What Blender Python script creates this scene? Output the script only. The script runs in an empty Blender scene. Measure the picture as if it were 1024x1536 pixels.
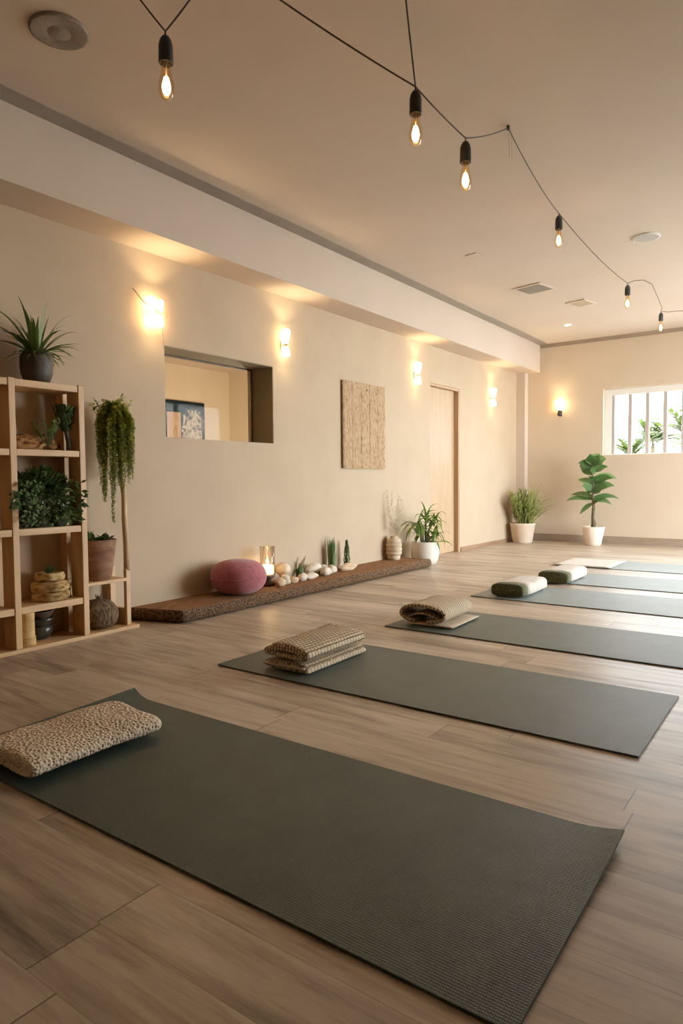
import bpy, math, random
from mathutils import Vector, Matrix, noise
R = math.radians
PI = math.pi
scene = bpy.context.scene
col = scene.collection
rnd = random.Random(7)

# ------------------------------------------------------------------ materials
MATS = {}
def new_mat(name):
    m = bpy.data.materials.new(name); m.use_nodes = True
    nt = m.node_tree
    b = nt.nodes['Principled BSDF']
    MATS[name] = m
    return m, nt, b
def N(nt, typ, **kw):
    n = nt.nodes.new(typ)
    for k, v in kw.items():
        if k in n.inputs: n.inputs[k].default_value = v
        else: setattr(n, k, v)
    return n
def L(nt, a, b): nt.links.new(a, b)
def ramp(nt, fac, stops):
    r = nt.nodes.new('ShaderNodeValToRGB')
    e = r.color_ramp.elements
    while len(e) < len(stops): e.new(0.5)
    for i, (p, c) in enumerate(stops):
        e[i].position = p; e[i].color = (*c, 1)
    L(nt, fac, r.inputs['Fac'])
    return r
def bump(nt, b, height, strength=0.3, dist=0.01):
    n = N(nt, 'ShaderNodeBump', Strength=strength, Distance=dist)
    L(nt, height, n.inputs['Height']); L(nt, n.outputs['Normal'], b.inputs['Normal'])
def coords(nt, kind='Object', scale=(1, 1, 1)):
    t = nt.nodes.new('ShaderNodeTexCoord')
    mp = nt.nodes.new('ShaderNodeMapping'); mp.inputs['Scale'].default_value = scale
    L(nt, t.outputs[kind], mp.inputs['Vector'])
    return mp.outputs['Vector']
def noisy(name, c1, c2, scale=8, rough=0.6, bumpk=0.0, stretch=(1, 1, 1), detail=4, lo=0.35, hi=0.65, bscale=None, spec=0.5, bdist=0.01):
    m, nt, b = new_mat(name)
    v = coords(nt, 'Object', stretch)
    n = N(nt, 'ShaderNodeTexNoise', Scale=scale, Detail=detail)
    L(nt, v, n.inputs['Vector'])
    r = ramp(nt, n.outputs['Fac'], [(lo, c1), (hi, c2)])
    L(nt, r.outputs['Color'], b.inputs['Base Color'])
    b.inputs['Roughness'].default_value = rough
    b.inputs['Specular IOR Level'].default_value = spec
    if bumpk:
        n2 = N(nt, 'ShaderNodeTexNoise', Scale=bscale or scale * 3, Detail=3)
        L(nt, v, n2.inputs['Vector'])
        bump(nt, b, n2.outputs['Fac'], bumpk, bdist)
    return m
def wood(name, c1, c2, axis=0, scale=6, rough=0.5, stretch=12):
    s = [stretch] * 3; s[axis] = 1
    return noisy(name, c1, c2, scale, rough, 0.12, tuple(s), 5, 0.3, 0.7, scale * 2, bdist=0.002)
def leafmat(name, dark, light, rough=0.45, trans=0.25):
    m, nt, b = new_mat(name)
    if 'leaf' in name: dark = tuple(c * k for c, k in zip(dark, (2.2, 2.0, 1.3))); light = tuple(c * k for c, k in zip(light, (1.65, 1.55, 1.1)))
    g = nt.nodes.new('ShaderNodeNewGeometry')
    r = ramp(nt, g.outputs['Random Per Island'], [(0.0, dark), (1.0, light)])
    L(nt, r.outputs['Color'], b.inputs['Base Color'])
    b.inputs['Roughness'].default_value = rough
    if trans:
        t = nt.nodes.new('ShaderNodeBsdfTranslucent'); L(nt, r.outputs['Color'], t.inputs['Color'])
        mx = nt.nodes.new('ShaderNodeMixShader'); mx.inputs[0].default_value = trans
        L(nt, b.outputs[0], mx.inputs[1]); L(nt, t.outputs[0], mx.inputs[2])
        L(nt, mx.outputs[0], nt.nodes['Material Output'].inputs['Surface'])
    return m
def emit(name, c, s, edge=None):
    m, nt, b = new_mat(name)
    b.inputs['Base Color'].default_value = (*c, 1)
    b.inputs['Emission Color'].default_value = (*c, 1)
    b.inputs['Emission Strength'].default_value = s
    return m
def glass(name, tint, gloss=0.12, facing_blend=0.25, refl=0.6):
    m, nt, b = new_mat(name)
    tr = nt.nodes.new('ShaderNodeBsdfTransparent'); tr.inputs['Color'].default_value = (*tint, 1)
    gl = nt.nodes.new('ShaderNodeBsdfGlossy'); gl.inputs['Roughness'].default_value = 0.03
    lw = nt.nodes.new('ShaderNodeLayerWeight'); lw.inputs['Blend'].default_value = facing_blend
    mu = N(nt, 'ShaderNodeMath', operation='MULTIPLY_ADD'); L(nt, lw.outputs['Fresnel'], mu.inputs[0]); mu.inputs[1].default_value = refl; mu.inputs[2].default_value = gloss * 0.2
    mx = nt.nodes.new('ShaderNodeMixShader')
    L(nt, mu.outputs[0], mx.inputs[0]); L(nt, tr.outputs[0], mx.inputs[1]); L(nt, gl.outputs[0], mx.inputs[2])
    L(nt, mx.outputs[0], nt.nodes['Material Output'].inputs['Surface'])
    return m

def floor_material():
    m, nt, b = new_mat('grey_oak_planks')
    tc = nt.nodes.new('ShaderNodeTexCoord')
    sp = nt.nodes.new('ShaderNodeSeparateXYZ'); L(nt, tc.outputs['Object'], sp.inputs[0])
    def M(op, a, bb=None, c=None):
        n = N(nt, 'ShaderNodeMath', operation=op)
        for i, q in enumerate((a, bb, c)):
            if q is None: continue
            if isinstance(q, (int, float)): n.inputs[i].default_value = q
            else: L(nt, q, n.inputs[i])
        return n.outputs[0]
    W, LN = 0.153, 1.22
    ry = M('DIVIDE', sp.outputs['Y'], W); row = M('FLOOR', ry); fy = M('FRACT', ry)
    wn = N(nt, 'ShaderNodeTexWhiteNoise', noise_dimensions='1D'); L(nt, row, wn.inputs['W'])
    xs = M('MULTIPLY_ADD', wn.outputs['Value'], LN * 3.7, sp.outputs['X'])
    rx = M('DIVIDE', xs, LN); cx = M('FLOOR', rx); fx = M('FRACT', rx)
    cid = nt.nodes.new('ShaderNodeCombineXYZ'); L(nt, cx, cid.inputs[0]); L(nt, row, cid.inputs[1])
    wn2 = N(nt, 'ShaderNodeTexWhiteNoise', noise_dimensions='3D'); L(nt, cid.outputs[0], wn2.inputs['Vector'])
    # grain: stretched noise, shifted per plank
    gv = nt.nodes.new('ShaderNodeCombineXYZ')
    L(nt, M('MULTIPLY_ADD', wn2.outputs['Value'], 17.0, M('MULTIPLY', sp.outputs['X'], 0.8)), gv.inputs[0])
    L(nt, M('MULTIPLY', sp.outputs['Y'], 7.0), gv.inputs[1]); L(nt, M('MULTIPLY', wn2.outputs['Value'], 31.0), gv.inputs[2])
    g1 = N(nt, 'ShaderNodeTexNoise', Scale=3.0, Detail=6, Roughness=0.62, Distortion=0.6); L(nt, gv.outputs[0], g1.inputs['Vector'])
    g2 = N(nt, 'ShaderNodeTexNoise', Scale=1.4, Detail=3, Roughness=0.5, Distortion=1.0); L(nt, gv.outputs[0], g2.inputs['Vector'])
    gv3 = nt.nodes.new('ShaderNodeCombineXYZ')
    L(nt, M('MULTIPLY_ADD', wn2.outputs['Value'], 9.0, M('MULTIPLY', sp.outputs['X'], 2.2)), gv3.inputs[0]); L(nt, M('MULTIPLY', sp.outputs['Y'], 42.0), gv3.inputs[1])
    g3 = N(nt, 'ShaderNodeTexNoise', Scale=3.0, Detail=5, Roughness=0.7, Distortion=0.3); L(nt, gv3.outputs[0], g3.inputs['Vector'])
    mixg = M('ADD', M('ADD', M('MULTIPLY', g1.outputs['Fac'], 0.42), M('MULTIPLY', g2.outputs['Fac'], 0.38)), M('MULTIPLY', g3.outputs['Fac'], 0.20))
    tone = M('ADD', mixg, M('MULTIPLY', M('SUBTRACT', wn2.outputs['Value'], 0.5), 0.10))
    r = ramp(nt, tone, [(0.34, (0.125, 0.088, 0.058)), (0.43, (0.275, 0.208, 0.147)), (0.53, (0.42, 0.335, 0.25)), (0.66, (0.54, 0.45, 0.35))])
    # seams
    sy = M('MINIMUM', fy, M('SUBTRACT', 1.0, fy)); sx = M('MINIMUM', fx, M('SUBTRACT', 1.0, fx))
    ly = M('LESS_THAN', sy, 0.006); lx = M('LESS_THAN', sx, 0.0016)
    seam = M('MAXIMUM', M('MULTIPLY', ly, 0.45), M('MULTIPLY', lx, 0.8))
    mx = nt.nodes.new('ShaderNodeMix'); mx.data_type = 'RGBA'
    L(nt, seam, mx.inputs[0]); L(nt, r.outputs['Color'], mx.inputs[6]); mx.inputs[7].default_value = (0.05, 0.034, 0.022, 1)
    L(nt, mx.outputs[2], b.inputs['Base Color'])
    rr = ramp(nt, g1.outputs['Fac'], [(0.3, (0.46,) * 3), (0.7, (0.37,) * 3)])
    L(nt, rr.outputs['Color'], b.inputs['Roughness'])
    b.inputs['Specular IOR Level'].default_value = 0.75
    bump(nt, b, M('SUBTRACT', M('MULTIPLY', g1.outputs['Fac'], 0.25), seam), 0.25, 0.002)
    return m

def mat_material(name, c1, c2, rough=0.52):
    m, nt, b = new_mat(name)
    v = coords(nt, 'Object')
    n = N(nt, 'ShaderNodeTexNoise', Scale=5.0, Detail=6, Roughness=0.7); L(nt, v, n.inputs['Vector'])
    n3 = N(nt, 'ShaderNodeTexNoise', Scale=130.0, Detail=2); L(nt, v, n3.inputs['Vector'])
    ad = N(nt, 'ShaderNodeMath', operation='MULTIPLY_ADD'); L(nt, n3.outputs['Fac'], ad.inputs[0]); ad.inputs[1].default_value = 0.45; 
    sb = N(nt, 'ShaderNodeMath', operation='MULTIPLY'); L(nt, n.outputs['Fac'], sb.inputs[0]); sb.inputs[1].default_value = 0.6
    L(nt, sb.outputs[0], ad.inputs[2])
    r = ramp(nt, ad.outputs[0], [(0.35, c1), (0.72, c2)])
    L(nt, r.outputs['Color'], b.inputs['Base Color'])
    b.inputs['Roughness'].default_value = rough
    b.inputs['Specular IOR Level'].default_value = 0.5
    w1 = N(nt, 'ShaderNodeTexWave', wave_type='BANDS', bands_direction='X', Scale=44.0, Distortion=0.3); L(nt, v, w1.inputs['Vector'])
    w2 = N(nt, 'ShaderNodeTexWave', wave_type='BANDS', bands_direction='Y', Scale=44.0, Distortion=0.3); L(nt, v, w2.inputs['Vector'])
    mu = N(nt, 'ShaderNodeMath', operation='MULTIPLY'); L(nt, w1.outputs['Fac'], mu.inputs[0]); L(nt, w2.outputs['Fac'], mu.inputs[1])
    bump(nt, b, mu.outputs[0], 0.45, 0.0012)
    return m

def knit(name, light, dark, scale, rough=0.95, edge0=0.25, edge1=0.62, stretch=(1, 1, 1), bk=0.9):
    m, nt, b = new_mat(name)
    v = coords(nt, 'Object', stretch)
    vo = N(nt, 'ShaderNodeTexVoronoi', Scale=scale, Randomness=0.85); L(nt, v, vo.inputs['Vector'])
    no = N(nt, 'ShaderNodeTexNoise', Scale=scale * 0.6, Detail=3); L(nt, v, no.inputs['Vector'])
    ad = N(nt, 'ShaderNodeMath', operation='MULTIPLY_ADD'); L(nt, no.outputs['Fac'], ad.inputs[0]); ad.inputs[1].default_value = 0.5; L(nt, vo.outputs['Distance'], ad.inputs[2])
    mid = tuple(a * .75 + c * .25 for a, c in zip(light, dark))
    r = ramp(nt, ad.outputs[0], [(edge0, dark), ((edge0 + edge1) / 2, mid), (edge1, light)])
    L(nt, r.outputs['Color'], b.inputs['Base Color'])
    b.inputs['Roughness'].default_value = rough; b.inputs['Specular IOR Level'].default_value = 0.1
    bump(nt, b, vo.outputs['Distance'], bk, 0.006)
    return m
def knit_rows(name, light, dark):
    m, nt, b = new_mat(name)
    v = coords(nt, 'UV')
    nz = N(nt, 'ShaderNodeTexNoise', Scale=60.0, Detail=2); L(nt, v, nz.inputs['Vector'])
    va = N(nt, 'ShaderNodeVectorMath', operation='MULTIPLY_ADD'); L(nt, nz.outputs['Color'], va.inputs[0]); va.inputs[1].default_value = (0.006,) * 3; L(nt, v, va.inputs[2])
    br = N(nt, 'ShaderNodeTexBrick', Scale=1.0, offset=0.5)
    br.inputs['Brick Width'].default_value = 0.024; br.inputs['Row Height'].default_value = 0.017
    br.inputs['Mortar Size'].default_value = 0.0031; br.inputs['Mortar Smooth'].default_value = 0.9
    br.inputs['Color1'].default_value = (*light, 1); br.inputs['Color2'].default_value = (*[c * 0.86 for c in light], 1); br.inputs['Mortar'].default_value = (*dark, 1)
    sw = nt.nodes.new('ShaderNodeSeparateXYZ'); L(nt, va.outputs[0], sw.inputs[0])
    cb = nt.nodes.new('ShaderNodeCombineXYZ'); L(nt, sw.outputs[1], cb.inputs[0]); L(nt, sw.outputs[0], cb.inputs[1])
    L(nt, cb.outputs[0], br.inputs['Vector'])
    L(nt, br.outputs['Color'], b.inputs['Base Color'])
    b.inputs['Roughness'].default_value = 0.95; b.inputs['Specular IOR Level'].default_value = 0.1
    inv = N(nt, 'ShaderNodeMath', operation='SUBTRACT'); inv.inputs[0].default_value = 1.0; L(nt, br.outputs['Fac'], inv.inputs[1])
    bump(nt, b, inv.outputs[0], 0.9, 0.008)
    return m
def rib(name, light, dark, scale=26, direction='DIAGONAL'):
    m, nt, b = new_mat(name)
    v = coords(nt, 'UV')
    w = N(nt, 'ShaderNodeTexWave', wave_type='BANDS', bands_direction=direction, Scale=scale, Distortion=1.2); w.inputs['Detail Scale'].default_value = 2.0
    L(nt, v, w.inputs['Vector'])
    r = ramp(nt, w.outputs['Fac'], [(0.1, dark), (0.55, light)])
    L(nt, r.outputs['Color'], b.inputs['Base Color'])
    b.inputs['Roughness'].default_value = 0.95; b.inputs['Specular IOR Level'].default_value = 0.1
    bump(nt, b, w.outputs['Fac'], 0.6, 0.005)
    return m
def bark(name, cols, scale=22, stretch=(1, 1, 1), bk=1.0, bd=0.02):
    m, nt, b = new_mat(name)
    v = coords(nt, 'Object', stretch)
    n = N(nt, 'ShaderNodeTexNoise', Scale=scale, Detail=6, Roughness=0.75); L(nt, v, n.inputs['Vector'])
    vo = N(nt, 'ShaderNodeTexVoronoi', Scale=scale * 1.4); L(nt, v, vo.inputs['Vector'])
    ad = N(nt, 'ShaderNodeMath', operation='MULTIPLY_ADD'); L(nt, vo.outputs['Distance'], ad.inputs[0]); ad.inputs[1].default_value = 0.35; L(nt, n.outputs['Fac'], ad.inputs[2])
    r = ramp(nt, ad.outputs[0], [(0.45 + 0.32 * i / (len(cols) - 1), c) for i, c in enumerate(cols)])
    L(nt, r.outputs['Color'], b.inputs['Base Color'])
    b.inputs['Roughness'].default_value = 0.9; b.inputs['Specular IOR Level'].default_value = 0.15
    bump(nt, b, ad.outputs[0], bk, bd)
    return m

WALL = noisy('beige_plaster', (0.445, 0.34, 0.235), (0.475, 0.365, 0.255), 2.5, 0.85, 0.06, bscale=60, spec=0.2, bdist=0.004)
WALLB = noisy('peach_plaster', (0.54, 0.43, 0.32), (0.57, 0.455, 0.34), 2.5, 0.85, 0.06, bscale=60, spec=0.2, bdist=0.004)
CEIL = noisy('ceiling_paint', (0.57, 0.485, 0.41), (0.60, 0.51, 0.435), 2.0, 0.9, 0.05, bscale=80, spec=0.15, bdist=0.003)
SOFF = noisy('soffit_paint', (0.55, 0.45, 0.37), (0.58, 0.475, 0.395), 2.0, 0.85, 0.04, bscale=80, spec=0.2, bdist=0.003)
TRIMG = noisy('shadow_gap_grey', (0.25, 0.215, 0.18), (0.29, 0.25, 0.21), 5, 0.7)  # dark grey that stands for the shade in the ceiling slot
HALLW = noisy('hall_plaster', (0.70, 0.60, 0.45), (0.74, 0.64, 0.48), 3, 0.85)
REVEAL = noisy('shaded_reveal', (0.27, 0.225, 0.155), (0.31, 0.26, 0.18), 4, 0.8)  # colour darkened to carry the shade inside the niche
WHITE = noisy('white_paint', (0.80, 0.78, 0.75), (0.84, 0.82, 0.79), 4, 0.5)
BASEB = wood('baseboard_wood', (0.20, 0.115, 0.065), (0.30, 0.18, 0.105), 1, 4, 0.45)
BASET = wood('taupe_baseboard', (0.22, 0.16, 0.115), (0.29, 0.22, 0.16), 0, 4, 0.5)
FLOOR = floor_material()
DOORW = wood('pale_birch', (0.40, 0.255, 0.14), (0.46, 0.31, 0.185), 2, 2.2, 0.5, 7)
DOORF = wood('door_jamb_wood', (0.34, 0.20, 0.11), (0.44, 0.28, 0.16), 2, 3, 0.5, 9)
PINE = wood('pine', (0.52, 0.30, 0.135), (0.64, 0.41, 0.205), 2, 3.0, 0.5, 9)
PINEH = wood('pine_board', (0.52, 0.30, 0.135), (0.64, 0.41, 0.205), 1, 3.0, 0.5, 9)
STICK = noisy('peeled_branch', (0.42, 0.28, 0.15), (0.58, 0.40, 0.22), 9, 0.7, 0.2, (4, 4, 1))
MAT1 = mat_material('olive_mat_rubber', (0.023, 0.037, 0.029), (0.053, 0.076, 0.061))
MAT2 = mat_material('grey_mat_rubber', (0.043, 0.061, 0.054), (0.086, 0.112, 0.101))
MAT3 = mat_material('teal_grey_mat_rubber', (0.125, 0.158, 0.158), (0.205, 0.245, 0.245))
BLACK = noisy('black_plastic', (0.012, 0.012, 0.011), (0.022, 0.02, 0.018), 20, 0.5)
CABLE = noisy('brown_black_cable', (0.03, 0.02, 0.014), (0.05, 0.035, 0.025), 30, 0.7)
BULBG = glass('amber_bulb_glass', (1.0, 0.84, 0.64), 0.1, 0.18, 0.4)
CLEARG = glass('clear_glass', (0.95, 0.96, 0.95), 0.1, 0.06)
PANEG = glass('anti_glare_glass', (0.97, 0.97, 0.95), 0.02, 0.06, 0.06)
CANDG = glass('smoky_glass', (1.0, 0.96, 0.90), 0.2, 0.08)
FILA = emit('glowing_filament', (1.0, 0.60, 0.25), 38)
SCON = emit('lit_frosted_glass', (1.0, 0.66, 0.30), 22)
SCON4 = emit('lit_frosted_bulb', (1.0, 0.66, 0.30), 9)
FLAME = emit('candle_flame', (1.0, 0.62, 0.22), 90)
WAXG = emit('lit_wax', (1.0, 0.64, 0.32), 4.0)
DOWNL = emit('lit_diffuser', (1.0, 0.86, 0.66), 14)
METALW = noisy('cream_metal', (0.62, 0.52, 0.38), (0.68, 0.58, 0.44), 6, 0.4)
SPEAK = noisy('taupe_grille', (0.19, 0.155, 0.12), (0.23, 0.19, 0.15), 60, 0.7)
SPEAKG = noisy('grey_grille', (0.36, 0.34, 0.31), (0.42, 0.40, 0.37), 80, 0.7)
VENTD = noisy('vent_dark', (0.06, 0.05, 0.045), (0.09, 0.08, 0.07), 20, 0.8)
REED = bark('woven_reed', [(0.10, 0.048, 0.02), (0.35, 0.21, 0.11), (0.44, 0.285, 0.16), (0.51, 0.355, 0.22)], 14, (6, 6, 1.2), 0.9, 0.012)
REEDE = noisy('reed_edge', (0.13, 0.075, 0.035), (0.22, 0.13, 0.06), 20, 0.9, 0.3)
COIR = bark('brown_coir_top', [(0.095, 0.044, 0.019), (0.18, 0.085, 0.037), (0.25, 0.125, 0.057)], 20, (3, 0.7, 1), 0.7, 0.006)
BARKE = bark('bark_edge', [(0.014, 0.007, 0.004), (0.05, 0.023, 0.012), (0.12, 0.06, 0.032), (0.26, 0.165, 0.095)], 75, (1, 1, 1.3), 1.0, 0.02)
VELVET = noisy('mauve_velvet', (0.30, 0.088, 0.105), (0.37, 0.12, 0.14), 40, 0.9, 0.25, bscale=160, spec=0.1, bdist=0.003)
MATS['mauve_velvet'].node_tree.nodes['Principled BSDF'].inputs['Sheen Weight'].default_value = 0.2
VELVETD = noisy('mauve_piping', (0.27, 0.08, 0.095), (0.33, 0.11, 0.125), 40, 0.9)
STONEW = noisy('white_stone', (0.52, 0.43, 0.33), (0.66, 0.57, 0.46), 16, 0.8, 0.3, bscale=50)
STONET = noisy('tan_stone', (0.45, 0.30, 0.17), (0.66, 0.50, 0.33), 22, 0.85, 0.4, bscale=60)
SHELLM = noisy('cream_shell', (0.68, 0.55, 0.42), (0.82, 0.73, 0.62), 30, 0.6, 0.5, (1, 6, 1))
CREAMB = noisy('cream_ball', (0.62, 0.47, 0.32), (0.72, 0.58, 0.43), 7, 0.45)
DRIFT = noisy('driftwood', (0.44, 0.29, 0.17), (0.64, 0.47, 0.31), 14, 0.9, 0.5, (3, 1, 3))
DARKW = noisy('dark_wood', (0.05, 0.026, 0.014), (0.10, 0.055, 0.03), 12, 0.7, 0.2)
CERW = noisy('white_ceramic', (0.70, 0.63, 0.55), (0.76, 0.70, 0.62), 6, 0.55, 0.1)
CERC = noisy('cream_ceramic', (0.66, 0.52, 0.40), (0.72, 0.58, 0.45), 6, 0.6, 0.1)
CERP = noisy('pale_pink_ceramic', (0.76, 0.63, 0.53), (0.82, 0.70, 0.60), 6, 0.5, 0.05)
TERRA = noisy('weathered_terracotta', (0.17, 0.078, 0.042), (0.29, 0.15, 0.085), 9, 0.85, 0.35, (1, 1, 3), bscale=40)
DARKPOT = noisy('dark_clay', (0.030, 0.022, 0.016), (0.075, 0.055, 0.038), 9, 0.6, 0.2)
OCHRE = bark('ochre_stone', [(0.09, 0.042, 0.014), (0.26, 0.145, 0.05), (0.42, 0.265, 0.105), (0.50, 0.35, 0.17)], 16, (1, 1, 2.5), 0.8, 0.006)
BAMB = noisy('ochre_log', (0.46, 0.27, 0.09), (0.62, 0.40, 0.16), 10, 0.7, 0.3, (1, 1, 5))
GOURD = bark('woven_gourd', [(0.035, 0.02, 0.012), (0.10, 0.062, 0.034), (0.19, 0.125, 0.072)], 18, (3, 3, 1), 0.9, 0.01)
RUST = bark('rust_bark', [(0.04, 0.015, 0.007), (0.17, 0.07, 0.022), (0.32, 0.15, 0.05), (0.42, 0.24, 0.10)], 15, (2, 1, 2), 0.9, 0.008)
BOWLD = noisy('dark_glazed_clay', (0.018, 0.018, 0.016), (0.06, 0.05, 0.04), 14, 0.3)
SOIL = noisy('soil', (0.018, 0.012, 0.008), (0.045, 0.03, 0.02), 50, 0.95, 0.5)
TRUNK = noisy('plant_stem', (0.06, 0.045, 0.025), (0.13, 0.10, 0.055), 24, 0.85, 0.4)
GREENSTEM = noisy('green_stem', (0.07, 0.10, 0.03), (0.12, 0.16, 0.05), 20, 0.6)
L_DRAC = leafmat('dracaena_leaf', (0.018, 0.045, 0.012), (0.10, 0.155, 0.045))
L_TRAIL = leafmat('trailing_leaf', (0.05, 0.08, 0.012), (0.32, 0.34, 0.06), 0.55, 0.3)
L_BUSH = leafmat('dark_bush_leaf', (0.010, 0.026, 0.009), (0.05, 0.085, 0.026), 0.4)
L_MOSS = leafmat('moss_leaf', (0.05, 0.07, 0.012), (0.14, 0.16, 0.035), 0.8)
L_HERB = leafmat('herb_leaf', (0.03, 0.065, 0.02), (0.10, 0.16, 0.05), 0.5)
L_FLOW = leafmat('pale_blossom', (0.30, 0.25, 0.14), (0.5, 0.42, 0.26), 0.8, 0.2)
L_SUC = leafmat('succulent_leaf', (0.03, 0.062, 0.032), (0.075, 0.125, 0.065), 0.5, 0.1)
L_YUC = leafmat('yucca_leaf', (0.025, 0.065, 0.018), (0.15, 0.23, 0.06), 0.45)
L_GRASS = leafmat('grass_leaf', (0.045, 0.075, 0.025), (0.26, 0.29, 0.13), 0.5)
L_FIG = leafmat('rubber_leaf', (0.022, 0.06, 0.025), (0.075, 0.145, 0.062), 0.35)
L_PALM = leafmat('palm_frond', (0.012, 0.03, 0.003), (0.05, 0.075, 0.010), 0.6, 0.4)
BARM = noisy('pinkish_bar_paint', (0.36, 0.305, 0.275), (0.41, 0.35, 0.315), 4, 0.6)
PLUME = leafmat('dried_plume', (0.45, 0.38, 0.27), (0.66, 0.57, 0.44), 0.9, 0.4)
B_SPECK = knit('speckled_knit', (0.66, 0.53, 0.385), (0.13, 0.075, 0.038), 95, edge0=0.42, edge1=0.62)
B_ROWS = knit_rows('chunky_row_knit', (0.68, 0.55, 0.38), (0.20, 0.13, 0.075))
B_CREAM = noisy('cream_fleece', (0.46, 0.36, 0.25), (0.54, 0.43, 0.31), 40, 0.95, 0.4, bscale=150)
B_RIB = rib('ribbed_taupe_weave', (0.54, 0.44, 0.31), (0.25, 0.18, 0.11), 26)
B_WHITE = noisy('white_fleece', (0.54, 0.485, 0.42), (0.62, 0.56, 0.49), 30, 0.95, 0.4, bscale=140)
B_GREEN = noisy('olive_fleece', (0.045, 0.052, 0.020), (0.105, 0.112, 0.048), 45, 0.95, 0.6, bscale=120)
NAVY = noisy('dark_teal_canvas', (0.006, 0.013, 0.016), (0.013, 0.023, 0.027), 5, 0.9, spec=0.05)
PETAL = leafmat('painted_petal', (0.35, 0.27, 0.17), (0.74, 0.66, 0.52), 0.7, 0)
TANP = noisy('tan_panel', (0.42, 0.25, 0.13), (0.60, 0.40, 0.23), 12, 0.7, 0.1, (1, 4, 1))
GROUND = noisy('pale_paving', (0.60, 0.58, 0.54), (0.70, 0.68, 0.64), 3, 0.9)

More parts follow.
